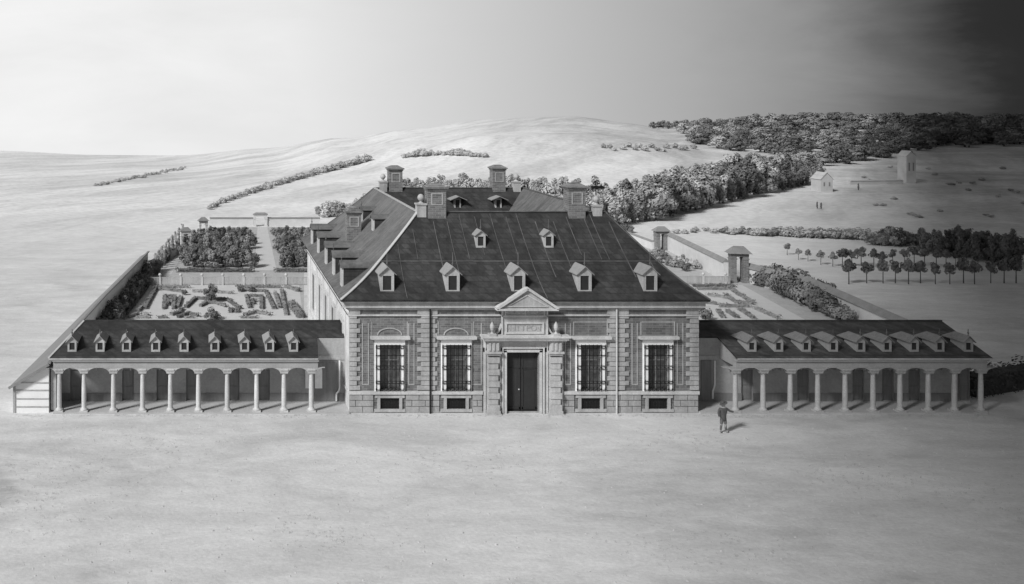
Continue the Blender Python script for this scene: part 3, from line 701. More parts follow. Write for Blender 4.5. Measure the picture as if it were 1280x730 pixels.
def crown(kind, seed):
    rnd = random.Random(seed); mb = MB(); trunk = MB()
    # unit height trees
    if kind == 'broad':
        trunk.lathe([(.05, -.06), (.04, .12), (.03, .32), (.02, .5)], 0, 0, 0, 7)
        cl = []
        for _ in range(20):
            a = rnd.uniform(0, 6.28); r = rnd.uniform(.05, .36); z = rnd.uniform(.2, .88 - r * .6); cl.append(((r * math.cos(a), r * math.sin(a), z), rnd.uniform(.10, .18)))
        cl.append(((0, 0, .55), .22))
        for c, r in cl[:5]: trunk.bar((0, 0, .3), (c[0] * .8, c[1] * .8, c[2]), .022)
        for c, r in cl: leaf_cloud(mb, rnd, c, r, 66, .046, .9)
    elif kind == 'tall':
        trunk.lathe([(.03, -.05), (.025, .15), (.015, .6)], 0, 0, 0, 6)
        for i in range(17):
            z = .12 + .8 * (i / 16); w = .17 * math.sin(math.pi * min(1, .18 + .8 * (1 - i / 17))) + .02
            a = rnd.uniform(0, 6.28); r = rnd.uniform(0, w * .7)
            if i % 4 == 0: trunk.bar((0, 0, z - .08), (r * math.cos(a), r * math.sin(a), z), .012)
            leaf_cloud(mb, rnd, (r * math.cos(a), r * math.sin(a), z), rnd.uniform(.07, .12), 66, .036, 1.25)
    elif kind == 'lollipop':
        trunk.lathe([(.025, -.03), (.018, .3), (.015, .55)], 0, 0, 0, 6)
        for _ in range(13):
            a = rnd.uniform(0, 6.28); r = rnd.uniform(.02, .19); z = rnd.uniform(.5, .86 - r * .4)
            trunk.bar((0, 0, .45), (r * math.cos(a) * .8, r * math.sin(a) * .8, z), .01)
            leaf_cloud(mb, rnd, (r * math.cos(a), r * math.sin(a), z), rnd.uniform(.09, .15), 55, .045, .9)
    elif kind == 'bush':
        trunk.lathe([(.04, -.05), (.03, .2), (.02, .4)], 0, 0, 0, 6)
        for _ in range(15):
            a = rnd.uniform(0, 6.28); r = rnd.uniform(.05, .4); z = rnd.uniform(.14, .8 - r * .7)
            if _ % 3 == 0: trunk.bar((0, 0, .1), (r * math.cos(a) * .8, r * math.sin(a) * .8, z), .02)
            leaf_cloud(mb, rnd, (r * math.cos(a), r * math.sin(a), z), rnd.uniform(.14, .22), 60, .06, .85)
    return mb, trunk
TREES = {}
def tree(name, kind, loc, h, leafm, barkm, label, cat, group, wide=1.0, seed=None):
    rnd = random
    var = rnd.randrange(3) if seed is None else seed
    key = (name, kind, var, leafm, barkm)
    if key not in TREES:
        c, t = crown(kind, hash(kind) % 1 + var * 17 + len(kind))
        root = bpy.data.objects.new(name, None); COL.objects.link(root)
        c.build('crown', leafm, root); t.build('trunk', barkm, root)
        TREES[key] = root; o = root
    else: o = copy_tree(TREES[key])
    o.location = loc; o.rotation_euler = (0, 0, rnd.uniform(0, 6.28)); w = h * wide
    o.scale = (w * rnd.uniform(.92, 1.08), w * rnd.uniform(.92, 1.08), h)
    tag(o, label, cat, group); return o

def hedge(name, pts, width, hgt, leafm, label, group=None, dens=1.0, seed=1, cat='hedge', size=.09):
    """clipped or loose hedge along a polyline of ground points"""
    rnd = random.Random(seed); mb = MB(); base = Vector(pts[0])
    P = [Vector(p) - base for p in pts]
    for p, q in zip(P, P[1:]):
        d = q - p; L = d.length; d = d.normalized(); nrm = Vector((-d.y, d.x, 0))
        # dark woody core
        a, b = p + d * .05, q - d * .05; w = nrm * width * .32; up = Vector((0, 0, hgt * .7))
        mb.add([a - w, a + w, b + w, b - w, a - w + up, a + w + up, b + w + up, b - w + up], [(4, 5, 6, 7), (0, 1, 5, 4), (1, 2, 6, 5), (2, 3, 7, 6), (3, 0, 4, 7)])
        n = int((L + width) * (width + hgt) * 55 * dens)
        for _ in range(n):
            t = rnd.uniform(-width * .4, L + width * .4); s = rnd.uniform(-.5, .5); z = rnd.random()
            if rnd.random() < .5: z = rnd.uniform(.7, 1)
            else: s = math.copysign(rnd.uniform(.35, .5), s)
            bulge = .82 + .25 * math.sin(t * 3.1 + seed) * math.sin(t * 1.3)
            c = p + d * t + nrm * s * width + Vector((0, 0, z * hgt * bulge))
            no = (nrm * s * 2 + Vector((0, 0, z)) + Vector((rnd.uniform(-.6, .6), rnd.uniform(-.6, .6), rnd.uniform(-.3, .6)))).normalized()
            a_ = no.cross(Vector((rnd.random(), rnd.random(), rnd.random()))).normalized(); b_ = no.cross(a_); z_ = size * rnd.uniform(.6, 1.3)
            mb.add([c - a_ * z_, c + b_ * z_ * .6, c + a_ * z_, c - b_ * z_ * .6], [(0, 1, 2, 3)])
    o = mb.build(name, leafm); o.location = base
    return tag(o, label, cat, group)
def G(px, py): return ground_at(px, py)

# --- left garden: surfaces
def sheet(name, pxs, z, m, kind='structure'):
    mb = MB(); pts = [G(*p) for p in pxs]; n = len(pts)
    mb.add([(p.x, p.y, z) for p in pts], [tuple(range(n))]); o = mb.build(name, m); o['kind'] = kind; return o
sheet('garden_ground', [(100, 412), (380, 412), (380, 284), (262, 284), (225, 312), (187, 345)], .004, 'bed')
sheet('path', [(143, 410), (380, 410), (374, 357), (182, 357)], .008, 'path')
sheet('path', [(322, 284), (334, 284), (346, 338), (318, 338)], .012, 'path')
sheet('path', [(202, 344), (214, 344), (234, 310), (228, 310)], .012, 'path')
# parterre beds
LB = [
 ('low clipped hedge forming the outer corner of the left knot bed', [(181, 387), (195, 362), (231, 367)]),
 ('small square knot hedge inside the left knot bed', [(205, 387), (206, 372), (218, 372), (217, 387)]),
 ('low hedge band just behind the round tree of the middle bed', [(240, 365), (291, 368)]),
 ('low U-shaped hedge opening towards the wing in the middle bed', [(232, 386), (244, 375), (283, 376), (301, 387)]),
 ('low hedge forming the outer corner of the knot bed nearest the palace wall', [(299, 364), (332, 366), (343, 387)]),
 ('small square knot hedge inside the knot bed nearest the palace wall', [(312, 386), (308, 372), (327, 372), (327, 387)]),

 ('inner spiral hedge in the middle of the left square knot', [(209, 383), (210, 376), (214, 376), (213, 381)]),
 ('short low hedge filling the corner between left knot bed and border', [(172, 391), (178, 384)]),
 ('slim hedge bar between left knot and U-shaped hedge', [(222, 386), (226, 374)]),
 ('low hedge bar in front of the round tree, inside the middle bed', [(250, 384), (258, 381), (270, 381), (282, 385)]),
 ('tiny hedge bar inside the square knot nearest the palace wall', [(316, 382), (315, 377), (322, 377)]),
 ('slim hedge bar running up beside the knot bed nearest the palace', [(350, 386), (344, 368)]),
 ('long thin hedge under the left end of the white fence', [(196, 360), (236, 360.5)]),
 ('long thin hedge under the palace end of the white fence', [(296, 360.5), (352, 361)]),
 ('scrolled hedge at the left front corner of the left parterre', [(160, 398), (172, 394), (186, 396)]),
 ('scrolled hedge at the front of the left parterre before the U-shaped hedge', [(222, 399), (236, 394), (248, 397)]),
 ('scrolled hedge at the front of the knot bed nearest the palace', [(306, 396), (320, 392), (338, 396)]),
 ('square hedge knot tucked under the right end of the U-shaped hedge', [(288, 393), (288, 389), (296, 389), (297, 393)]),
 ('small angled hedge just left of the U-shaped hedge foot', [(214, 395), (224, 392), (228, 388)]),
 ('thin hedge strip along the outer path edge of the left parterre', [(157, 396), (184, 361)]),
 ('thin hedge strip along the palace side path of the left parterre', [(358, 396), (352, 364)]),
]
for i, (lb, p) in enumerate(LB): hedge('clipped_hedge', [G(*q) for q in p], .42, .38, 'leaf', lb, 'clipped parterre hedges', 1.0, i + 1)
hedge('clipped_hedge', [G(358, 360), G(374, 366)], .5, .5, 'leaf', 'short hedge tucked between fence and palace side wall', 'clipped parterre hedges', 1, 21)
hedge('clipped_hedge', [G(364, 382), G(376, 399)], .8, .6, 'leaf', 'loose hedge running along the foot of the palace side wall', 'clipped parterre hedges', 1, 22)
for i, (a, b, w) in enumerate(((172, 187, 'first from the left edge'), (197, 210, 'second from the left edge'), (232, 242, 'third from the left edge'), (300, 322, 'nearest the palace'))):
    hedge('clipped_hedge', [G(a, 398.5), G(b, 398.5)], .35, .3, 'leaf', 'low strip of hedge right behind the left wing ridge, ' + w, 'clipped parterre hedges', .9, 30 + i)
def single(name, kind, px, py, hpx, leafm, label, cat, wide=1.0, group=None, barkm='bark', seed=None):
    p = G(px, py); return tree(name, kind, p, hpx * p.y / F, leafm, barkm, label, cat, group, wide, seed)
single('round_tree', 'broad', 264, 379, 27, 'leaf_dark', 'round dark tree standing in the middle of the left parterre', 'tree', .85)
single('shrub', 'bush', 265, 400, 18, 'leaf', 'loose shrub inside the U-shaped hedge of the left parterre', 'shrub', 1.2)
for px, py, lb in ((193, 364, 'left end of the left knot bed'), (231, 369, 'right end of the left knot bed'), (301, 366, 'left end of the bed nearest the palace'), (315, 366, 'middle of the bed nearest the palace')):
    single('topiary_ball', 'bush', px, py, 9, 'leaf_dark', 'small round topiary at the ' + lb, 'topiary', 1.0, 'topiary balls')
# shrubbery along the shed
rnd = random.Random(11)
for i in range(40):
    t = i / 39; Y = 80 + 27 * t; bx = -9.1 + (Y - 84) * .098 if Y > 84 else -9.1 - (84 - Y) * .054
    for k in range(2):
        tree('border_shrub', 'bush', (bx + .45 + .62 * k * (1 - .4 * t) + rnd.uniform(-.12, .12), Y + rnd.uniform(-.3, .3), 0), rnd.uniform(1.1, 1.7) * (1.3 - .3 * k), 'leaf_dark' if rnd.random() < .5 else 'leaf', 'bark', 'bushy shrub in the border between the left lean-to and the path', 'shrub', 'shrubs along the lean-to', .9)
# balustrade of the left garden
def fence(name, p0, p1, posts, hgt, label, n_pale=60):
    p0 = Vector(p0); p1 = Vector(p1); root = thing(name, label, 'fence', p0); d = p1 - p0; L = d.length; dn = d.normalized(); inv = Matrix.Translation(-p0)
    m = MB()
    for z in (.12, hgt * .9): m.bar(p0 + Vector((0, 0, z)), p1 + Vector((0, 0, z)), .06, 0, .07)
    for i in range(n_pale + 1):
        q = p0 + d * (i / n_pale); m.box(q.x - .045, q.x + .045, q.y - .02, q.y + .02, .02, hgt * .88)
    o = m.build('railing', 'stone'); o.parent = root; o.matrix_parent_inverse = inv
    first = None
    for px in posts:
        X = px
        if first is None:
            c = MB(); c.box(-.1, .1, -.1, .1, 0, hgt); c.lathe([(.05, 0), (.05, .05), (.14, .1), (.17, .2), (.13, .31), (.02, .36)], 0, 0, hgt, 10)
            first = o = c.build('post', 'stone_light')
        else: o = copy_tree(first)
        t = (X - p0.x) / d.x; o.parent = root; o.matrix_parent_inverse = inv; o.location = p0 + d * t
Yf = G(230, 356.5).y
gx = lambda px, Y: (px - 260) * Y / 1200
fence('garden_fence', (gx(186, Yf), Yf, 0), (gx(385, Yf), Yf, 0), [gx(p, Yf) for p in (200, 226, 252.5, 278.6, 304.6, 330.6, 357.6)], .9, 'white paling fence with ball-topped posts between left parterre and grove', 110)
hedge('clipped_hedge', [G(222, 341), G(316, 341)], .7, .55, 'leaf_dark', 'long dark clipped hedge edging the grove left of its path', 'grove hedges', 1, 41)
hedge('clipped_hedge', [G(345, 340), G(385, 340)], .7, .55, 'leaf_dark', 'short dark clipped hedge edging the grove right of its path', 'grove hedges', 1, 42)
# the grove
rnd = random.Random(4)
rows = [(334, 232, 24), (327, 229, 23), (320, 230, 21), (312, 232, 18), (305, 236, 16), (299, 243, 14), (294, 250, 12)]
for r, (py, x0, hp_) in enumerate(rows):
    sp_ = 11.5 - r * .9
    edge = 318 + (334 - py) * .08; redge = 345 - (334 - py) * .25
    px = x0
    while px < 385:
        if not (edge - 5 < px < redge + 5):
            side = 'left' if px < 330 else 'right'
            name_r = ('front row', 'second row', 'third row', 'fourth row', 'fifth row', 'sixth row', 'hindmost row')[r]
            p = G(px + rnd.uniform(-1.5, 1.5), py + rnd.uniform(-1.2, 1.2))
            tree('grove_tree', 'broad' if rnd.random() < .75 else 'bush', p, hp_ * rnd.uniform(.85, 1.15) * p.y / F, rnd.choice(['leaf', 'leaf', 'leaf_dark']), 'bark', f'leafy grove tree in the {name_r} on the {side} of the grove path', 'tree', f'grove trees {side} of the path, {name_r}', .95)
        px += sp_
# espaliers along the far left boundary
for i in range(16):
    t = i / 15; px = 198 + 36 * t; py = 341 - 41 * t
    single('espalier', 'tall', px + random.uniform(-1, 1), py, 19 - 6 * t, 'leaf', 'slim leaning fruit tree in the row beyond the lean-to', 'tree', 1.0, 'espalier row beyond the lean-to')
for i in range(9):
    t = i / 8
    single('espalier', 'tall', 200 + 34 * t - 6, 334 - 42 * t, 17 - 5 * t, 'leaf_pale', 'pale slim tree outside the espalier row at far left', 'tree', 1.1, 'outer espalier row')
# garden walls and gateways
def wall_run(label, p0, p1, hgt, th, name='garden_wall', m='wall', cop='coping', cop_h=.18, more=()):
    P = [Vector(p0), Vector(p1)] + [Vector(q) for q in more]; root = thing(name, label, 'wall', P[0]); inv = Matrix.Translation(-P[0])
    w = MB(); c = MB(); up = Vector((0, 0, hgt)); dn = Vector((0, 0, -.3)); t = Vector((0, 0, hgt + cop_h)); u2 = Vector((0, 0, hgt + .005))
    N_ = []
    for i in range(len(P)):
        d = (P[min(i + 1, len(P) - 1)] - P[max(i - 1, 0)]).normalized(); N_.append(Vector((-d.y, d.x, 0)) * th / 2)
    for p0, p1, a, b in zip(P, P[1:], N_, N_[1:]):
        w.add([p0 - a + dn, p1 - b + dn, p1 + b + dn, p0 + a + dn, p0 - a + up, p1 - b + up, p1 + b + up, p0 + a + up], [(4, 5, 6, 7), (0, 1, 5, 4), (2, 3, 7, 6)])
        a, b = a * 1.6, b * 1.6
        c.add([p0 - a + u2, p1 - b + u2, p1 + b + u2, p0 + a + u2, p0 + t, p1 + t], [(0, 1, 5, 4), (3, 2, 5, 4), (0, 1, 2, 3)])
    for p, a in ((P[0], N_[0]), (P[-1], N_[-1])):
        w.add([p - a + dn, p + a + dn, p + a + up, p - a + up], [(0, 1, 2, 3)]); c.add([p - a * 1.6 + u2, p + a * 1.6 + u2, p + t], [(0, 1, 2)])
    o = w.build('masonry', m); o.parent = root; o.matrix_parent_inverse = inv
    o = c.build('coping', cop); o.parent = root; o.matrix_parent_inverse = inv
    return root
pw = lambda px, py, z=0: (lambda v: (v.x, v.y, z))(G(px, py))
W1, W2 = pw(262, 283), pw(400, 283)
gateX0, gateX1 = gx(317, W1[1]), gx(334, W1[1])
wall_run('pale garden wall along the back of the grove, left of the gateway', W1, (gateX0 - .05, W1[1], 0), 1.2, .3)
wall_run('pale garden wall along the back of the grove, right of the gateway', (gateX1 + .05, W1[1], 0), W2, 1.2, .3)
wall_run('low wall slanting from the lean-to end to the back garden corner', (A1.x + .3, 108.4, 0), (pw(233, 312)[0], pw(233, 312)[1], 0), .8, .25)
def gateway(label, p0, p1, hgt, pw_, roof_h, over, mwall='wall', mroof='coping', lint=.35, depth=.7):
    p0 = Vector(p0); p1 = Vector(p1); mid = (p0 + p1) / 2; root = thing('gateway', label, 'gateway', mid); inv = Matrix.Translation(-mid)
    d = (p1 - p0).normalized(); n = Vector((-d.y, d.x, 0))
    def blk(mb, a, b, z0, z1, dep):
        vs = []
        for z in (z0, z1): vs += [a - n * dep / 2 + Vector((0, 0, z)), b - n * dep / 2 + Vector((0, 0, z)), b + n * dep / 2 + Vector((0, 0, z)), a + n * dep / 2 + Vector((0, 0, z))]
        mb.add(vs, [(3, 2, 1, 0), (4, 5, 6, 7), (0, 1, 5, 4), (1, 2, 6, 5), (2, 3, 7, 6), (3, 0, 4, 7)])
    for a, b in ((p0, p0 + d * pw_), (p1 - d * pw_, p1)):
        m = MB(); blk(m, a, b, -.2, hgt, depth); blk(m, a - d * .05, b + d * .05, hgt - .3, hgt - .18, depth + .1); blk(m, a - d * .05, b + d * .05, 0, .25, depth + .08)
        o = m.build('pier', mwall); o.parent = root; o.matrix_parent_inverse = inv
    m = MB(); blk(m, p0 - d * .02, p1 + d * .02, hgt, hgt + lint, depth + .02); o = m.build('lintel', mwall); o.parent = root; o.matrix_parent_inverse = inv
    m = MB(); z0 = hgt + lint + .003; a, b = p0 - d * over, p1 + d * over; e = n * (depth / 2 + over); up = Vector((0, 0, z0)); tp = Vector((0, 0, z0 + roof_h))
    c1, c2 = p0 + d * .35 + tp, p1 - d * .35 + tp
    m.add([a - e + up, b - e + up, b + e + up, a + e + up, c1, c2], [(0, 1, 5, 4), (2, 3, 4, 5), (1, 2, 5), (3, 0, 4), (0, 1, 2, 3)])
    o = m.build('roof', mroof); o.parent = root; o.matrix_parent_inverse = inv
gateway('small roofed gateway at the end of the grove path', (gateX0, W1[1], 0), (gateX1, W1[1], 0), 1.45, .35, .3, .12)
a = G(233, 312); gateway('narrow roofed gate pillar pair at the end of the espalier row', (a.x - .75, a.y, 0), (a.x + .55, a.y + .3, 0), 2.0, .35, .5, .15, depth=.4)
a = G(254, 296); gateway('little roofed gateway at the back left corner of the grove', (a.x - .6, a.y, 0), (a.x + .6, a.y + .3, 0), 1.9, .3, .5, .2, depth=.4)

# --- right garden
sheet('garden_ground', [(860, 410), (1110, 410), (935, 345), (830, 300), (790, 300)], .004, 'bed')
sheet('path', [(850, 410), (1012, 404), (928, 357), (850, 357)], .008, 'path')
RB = [
 ('low hedge bar along the fence end of the right parterre', [(872, 363), (908, 363)]),
 ('slanting outer hedge of the right parterre beside the pale path', [(911, 361), (923, 369), (942, 380)]),
 ('short slanting inner hedge near the right parterre fence corner', [(907, 371), (921, 381)]),
 ('wavy hedge bar beside the palace corner in the right parterre', [(884, 371), (906, 374)]),
 ('short hedge bar ending at the palace eaves corner', [(884, 380), (897, 382)]),
 ('leftmost slanting hedge at the ridge of the right wing', [(898, 391), (904, 399)]),
 ('second slanting hedge at the ridge of the right wing', [(909, 390), (921, 399)]),
 ('third slanting hedge at the ridge of the right wing', [(924, 388), (943, 400)]),
 ('longest slanting hedge at the ridge of the right wing, beside the path', [(945, 388), (974, 400)]),

 ('low hedge bar linking the slanting hedges in the middle of the right parterre', [(899, 385), (936, 385)]),
 ('short hedge closing the near end of the outer slanting hedge, right parterre', [(926, 381), (942, 382)]),
 ('thin hedge along the fence foot of the right parterre', [(866, 359), (918, 359)]),
]
for i, (lb, p) in enumerate(RB): hedge('clipped_hedge', [G(*q) for q in p], .45, .4, 'leaf', lb, 'right parterre hedges', 1, 60 + i)
single('round_bush', 'bush', 882, 401, 21, 'leaf', 'round bush squeezed between palace corner and right wing roof', 'shrub', 1.0)
Yr = G(890, 356).y
fence('garden_fence', (gx(845, Yr), Yr, 0), (gx(912, Yr), Yr, 0), [gx(p, Yr) for p in (879, 907)], .9, 'white paling fence across the right garden beside the roofed gateway', 38)
gA = G(914, 353); gB = G(934, 354)
gateway('large gateway with dark hipped roof in the right garden wall', (gA.x, gA.y + .3, 0), (gB.x, gB.y, 0), 2.75, .55, .75, .3, depth=.9, mwall='chimney')
wall_run('tall right garden wall with dark tile coping running towards the wing', (gB.x + .25, gB.y + .1, 0), (58.8, 93.0, 0), 1.55, .6, cop_h=.5, more=[(54.9, 72.5, 0)])
gC = G(826, 313)
wall_run('right garden wall stretch between the two roofed gateways', (gA.x - .15, gA.y + .7, 0), (gC.x + 1.0, gC.y, 0), 2.0, .5, cop_h=.4)
gateway('smaller far gateway with dark hipped roof in the right garden wall', (gC.x - .75, gC.y, 0), (gC.x + .8, gC.y, 0), 2.1, .5, .6, .25, depth=.8, mwall='chimney')
a = G(775, 296); wall_run('low pale wall closing the far end of the right garden', (gC.x - .85, gC.y + .2, 0), (a.x, a.y, 0), 1.0, .3)
rnd = random.Random(21)
for i in range(34):
    t = i / 33
    for k in range(2):
        px = 944 + 112 * t + rnd.uniform(-3, 3) + k * 13; py = 353 + 50 * t - k * 5 + rnd.uniform(-1.5, 1.5)
        if py > 408: continue
        p = G(px, py); hh = 1.3 * (17 + 8 * math.sin(math.pi * min(1, t * 1.1)) + rnd.uniform(-2, 3)) * p.y / F
        tree('border_shrub', 'bush', p, hh, rnd.choice(['leaf', 'leaf_dark']), 'bark', 'dense leafy shrub between the right garden path and its wall', 'shrub', 'shrubs below the right garden wall', .95)
for i in range(30):
    px = rnd.uniform(800, 905); t = (px - 800) / 105; py = rnd.uniform(318 + 12 * t, 336 + 9 * t)
    single('rear_shrub', 'bush', px, py, rnd.uniform(9, 15), rnd.choice(['leaf', 'leaf', 'leaf_pale']), 'low shrub behind the right garden fence', 'shrub', 1.1, 'shrubs behind the right fence')
for px in (776, 781, 786): single('rear_shrub', 'bush', px, 291, 13, 'leaf_dark', 'dark shrub touching the right slope of the palace roof', 'shrub', 1.0, 'dark shrubs by the roof slope')

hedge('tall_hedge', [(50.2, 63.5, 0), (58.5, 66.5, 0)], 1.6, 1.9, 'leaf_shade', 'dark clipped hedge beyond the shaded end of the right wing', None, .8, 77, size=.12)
rnd = random.Random(55); mb = MB()
for i in range(2600):
    Y = rnd.uniform(37, 59.3); X = rnd.uniform(-.235, .88) * Y
    if rnd.random() < .4: X += rnd.gauss(0, 1.5)
    r = rnd.choice((.02, .02, .03, .03, .045, .07)) * rnd.uniform(.7, 1.3); k = 5; a0 = rnd.uniform(0, 6)
    vs = [(X + r * rnd.uniform(.7, 1.3) * math.cos(a0 + 2 * math.pi * q / k), Y + r * rnd.uniform(.7, 1.3) * math.sin(a0 + 2 * math.pi * q / k), -.005) for q in range(k)] + [(X + rnd.uniform(-.3, .3) * r, Y, r * rnd.uniform(.4, .7))]
    mb.add(vs, [(q, (q + 1) % k, k) for q in range(k)])
M['gravel'] = mat('gravel_stone', .42, .4, 3)
go2 = mb.build('gravel', 'gravel'); tag(go2, 'loose small stones strewn over the pale forecourt', 'gravel', None, 'stuff')
mb = MB()
for i in range(1500):                                   # sparse trampled grass along the walls and in patches
    Y = rnd.uniform(38, 59.5)
    if i < 500: Y = 59.6 - abs(rnd.gauss(0, .25)); X = rnd.uniform(-12, 49)
    else:
        cx_, cy_ = rnd.choice(((-9, 46), (-8, 50), (5, 44), (14, 52), (22, 42), (33, 50), (38, 47), (-3, 54), (27, 55)))
        X = cx_ + rnd.gauss(0, 2.6); Y = min(59.4, cy_ + rnd.gauss(0, 1.6))
    for b in range(4):
        a = rnd.uniform(0, 6.28); h_ = rnd.uniform(.04, .11); x = X + rnd.gauss(0, .06); y = Y + rnd.gauss(0, .06)
        mb.add([(x - .012, y, 0), (x + .012, y, 0), (x + .05 * math.cos(a), y + .05 * math.sin(a), h_)], [(0, 1, 2)])
go3 = mb.build('grass', 'leaf_pale'); tag(go3, 'sparse trampled grass tufts on the forecourt', 'grass', None, 'stuff')
# --- avenue, hedgerows, woods
for px, py, h in ((984, 319, 17), (998, 325, 17), (1010, 327, 18), (1026, 332, 22), (1041, 334, 22)):
    single('avenue_tree', 'lollipop', px, py, h, 'leaf', 'young round-headed tree on a thin trunk in the short slanting row', 'tree', .85, 'slanting row of young trees')
for px in (1061.5, 1082, 1103, 1118.5, 1137, 1152, 1170, 1186.5, 1203, 1219, 1237, 1254, 1270):
    single('avenue_tree', 'lollipop', px + random.uniform(-1.5, 1.5), 355 + random.uniform(-1, 1), 35 * random.uniform(.86, 1.1), 'leaf_dark', 'round-headed tree on a bare trunk in the front avenue row', 'tree', .8, 'front avenue row')
for px in range(1052, 1285, 13):
    single('avenue_tree', 'lollipop', px + random.uniform(-2, 2), 333 + random.uniform(-2, 2), 25 * random.uniform(.85, 1.15), 'leaf_dark', 'round-headed tree in the hind avenue row', 'tree', .9, 'hind avenue row')
rnd = random.Random(31)
def scatter(n, fpx, fpy, fh, name, kinds, leafs, label, group, wide=1.0, barkm='bark_pale', cat='tree'):
    for i in range(n):
        t = (i + rnd.uniform(-.35, .35)) / max(1, n - 1); px = fpx(t); py = fpy(t); h = fh(t)
        p = G(px, py); tree(name, rnd.choice(kinds), p, h * p.y / F * rnd.uniform(.88, 1.12), rnd.choice(leafs), barkm, label, cat, group, wide)
scatter(40, lambda t: 905 + 180 * t, lambda t: 293 + 7 * t + rnd.uniform(-1, 1), lambda t: 10 + 7 * t, 'hedgerow_bush', ['bush'], ['leaf', 'leaf_pale'], 'rounded bush in the field hedgerow above the avenue', 'hedgerow above the avenue', 1.15, cat='bush')
scatter(16, lambda t: 1088 + 66 * t, lambda t: 307 + rnd.uniform(-1, 1), lambda t: 27 - 30 * abs(t - .45), 'hedgerow_bush', ['bush', 'broad'], ['leaf', 'leaf_dark'], 'tall dark bush in the hedgerow clump behind the avenue', 'hedgerow clump', 1.0, cat='bush')
scatter(34, lambda t: 1150 + 120 * t, lambda t: 312 + 18 * t + rnd.uniform(-5, 5), lambda t: 26 + 14 * t, 'dark_tree', ['broad', 'tall'], ['leaf_dark'], 'dark tree at the shaded right end of the hedgerow', 'dark trees at the hedgerow end', .85)
scatter(7, lambda t: 845 + 55 * t, lambda t: 290 + rnd.uniform(-2, 3), lambda t: 8, 'field_bush', ['bush'], ['leaf_pale', 'leaf_faint'], 'pale bush on the field beyond the far gateway', 'pale field bushes', 1.3, cat='bush')
BASE = [(735, 284), (780, 280), (820, 274), (860, 264), (900, 254), (940, 245), (975, 238), (1000, 234), (1025, 226)]
TOP = [(735, 234), (780, 227), (820, 216), (850, 207), (900, 198), (935, 189), (965, 191), (990, 196), (1025, 202)]
lin = lambda tab, x: next((a[1] + (b[1] - a[1]) * (x - a[0]) / (b[0] - a[0]) for a, b in zip(tab, tab[1:]) if x <= b[0]), tab[-1][1])
for row, (dy, n, hs) in enumerate(((-17, 34, .72), (-8, 40, .86), (0, 46, .8))):
    for i in range(n):
        px = 738 + 285 * (i + rnd.uniform(-.3, .3)) / (n - 1); b = lin(BASE, px) + dy * (1 if px < 960 else .5) + rnd.uniform(-1.5, 1.5); tp = lin(TOP, px) + (10 if row == 2 else 0) + rnd.uniform(-3, 7)
        h = max(12, b - tp)
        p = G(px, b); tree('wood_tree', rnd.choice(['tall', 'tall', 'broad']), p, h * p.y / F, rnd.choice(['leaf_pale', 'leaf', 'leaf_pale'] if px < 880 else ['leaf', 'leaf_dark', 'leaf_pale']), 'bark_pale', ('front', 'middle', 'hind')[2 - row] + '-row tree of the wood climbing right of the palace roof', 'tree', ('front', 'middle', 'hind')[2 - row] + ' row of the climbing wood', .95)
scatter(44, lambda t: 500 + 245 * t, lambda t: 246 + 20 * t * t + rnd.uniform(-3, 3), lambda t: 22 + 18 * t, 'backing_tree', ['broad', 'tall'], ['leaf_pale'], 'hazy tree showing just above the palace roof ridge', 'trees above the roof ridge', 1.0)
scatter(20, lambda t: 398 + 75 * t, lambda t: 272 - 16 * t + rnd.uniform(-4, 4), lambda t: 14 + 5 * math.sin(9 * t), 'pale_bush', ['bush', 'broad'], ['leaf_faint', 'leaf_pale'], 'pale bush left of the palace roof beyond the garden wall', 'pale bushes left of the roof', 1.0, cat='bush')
# hedgerow on the far fold
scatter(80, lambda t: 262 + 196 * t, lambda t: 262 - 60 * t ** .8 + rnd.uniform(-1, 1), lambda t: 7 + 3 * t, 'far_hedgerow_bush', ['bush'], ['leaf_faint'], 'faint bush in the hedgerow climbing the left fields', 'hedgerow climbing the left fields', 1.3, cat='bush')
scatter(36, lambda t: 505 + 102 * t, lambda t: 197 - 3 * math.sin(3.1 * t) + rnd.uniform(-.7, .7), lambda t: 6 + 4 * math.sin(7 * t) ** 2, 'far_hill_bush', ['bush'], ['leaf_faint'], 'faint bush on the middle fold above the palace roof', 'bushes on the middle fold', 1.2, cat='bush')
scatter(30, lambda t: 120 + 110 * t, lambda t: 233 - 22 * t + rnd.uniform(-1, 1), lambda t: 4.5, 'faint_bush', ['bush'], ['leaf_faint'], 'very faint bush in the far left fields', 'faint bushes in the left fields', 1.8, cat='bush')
# wooded hill on the right
HT = [(812, 160), (850, 161), (900, 162), (1000, 161), (1150, 162), (1290, 163)]
scatter(64, lambda t: 815 + 475 * t, lambda t: lin(HT, 815 + 475 * t) + rnd.uniform(-.8, 1), lambda t: 9 + 13 * min(1, t * 3), 'hill_tree', ['broad'], ['leaf', 'leaf_dark', 'leaf'], 'rounded tree on the skyline of the wooded right hill', 'skyline trees of the wooded hill', 1.35)
LOW = [(815, 164), (850, 172), (880, 186), (930, 190), (960, 192), (1000, 208), (1040, 210), (1080, 204), (1120, 194), (1180, 186), (1290, 182)]
for i in range(210):
    px = 850 + 440 * rnd.random(); lo = lin(LOW, px); py = 165 + (lo - 165) * rnd.random() ** .8
    if px < 960 and rnd.random() < .3: continue
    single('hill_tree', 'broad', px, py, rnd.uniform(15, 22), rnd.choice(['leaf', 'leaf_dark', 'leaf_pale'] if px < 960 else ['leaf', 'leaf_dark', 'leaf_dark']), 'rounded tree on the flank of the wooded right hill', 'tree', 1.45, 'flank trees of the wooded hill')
scatter(16, lambda t: 755 + 110 * t, lambda t: 186 + rnd.uniform(-3, 4), lambda t: 7, 'slope_bush', ['bush'], ['leaf_faint', 'leaf_pale'], 'pale bush on the open slope below the hill wood', 'pale slope bushes', 1.3, cat='bush')
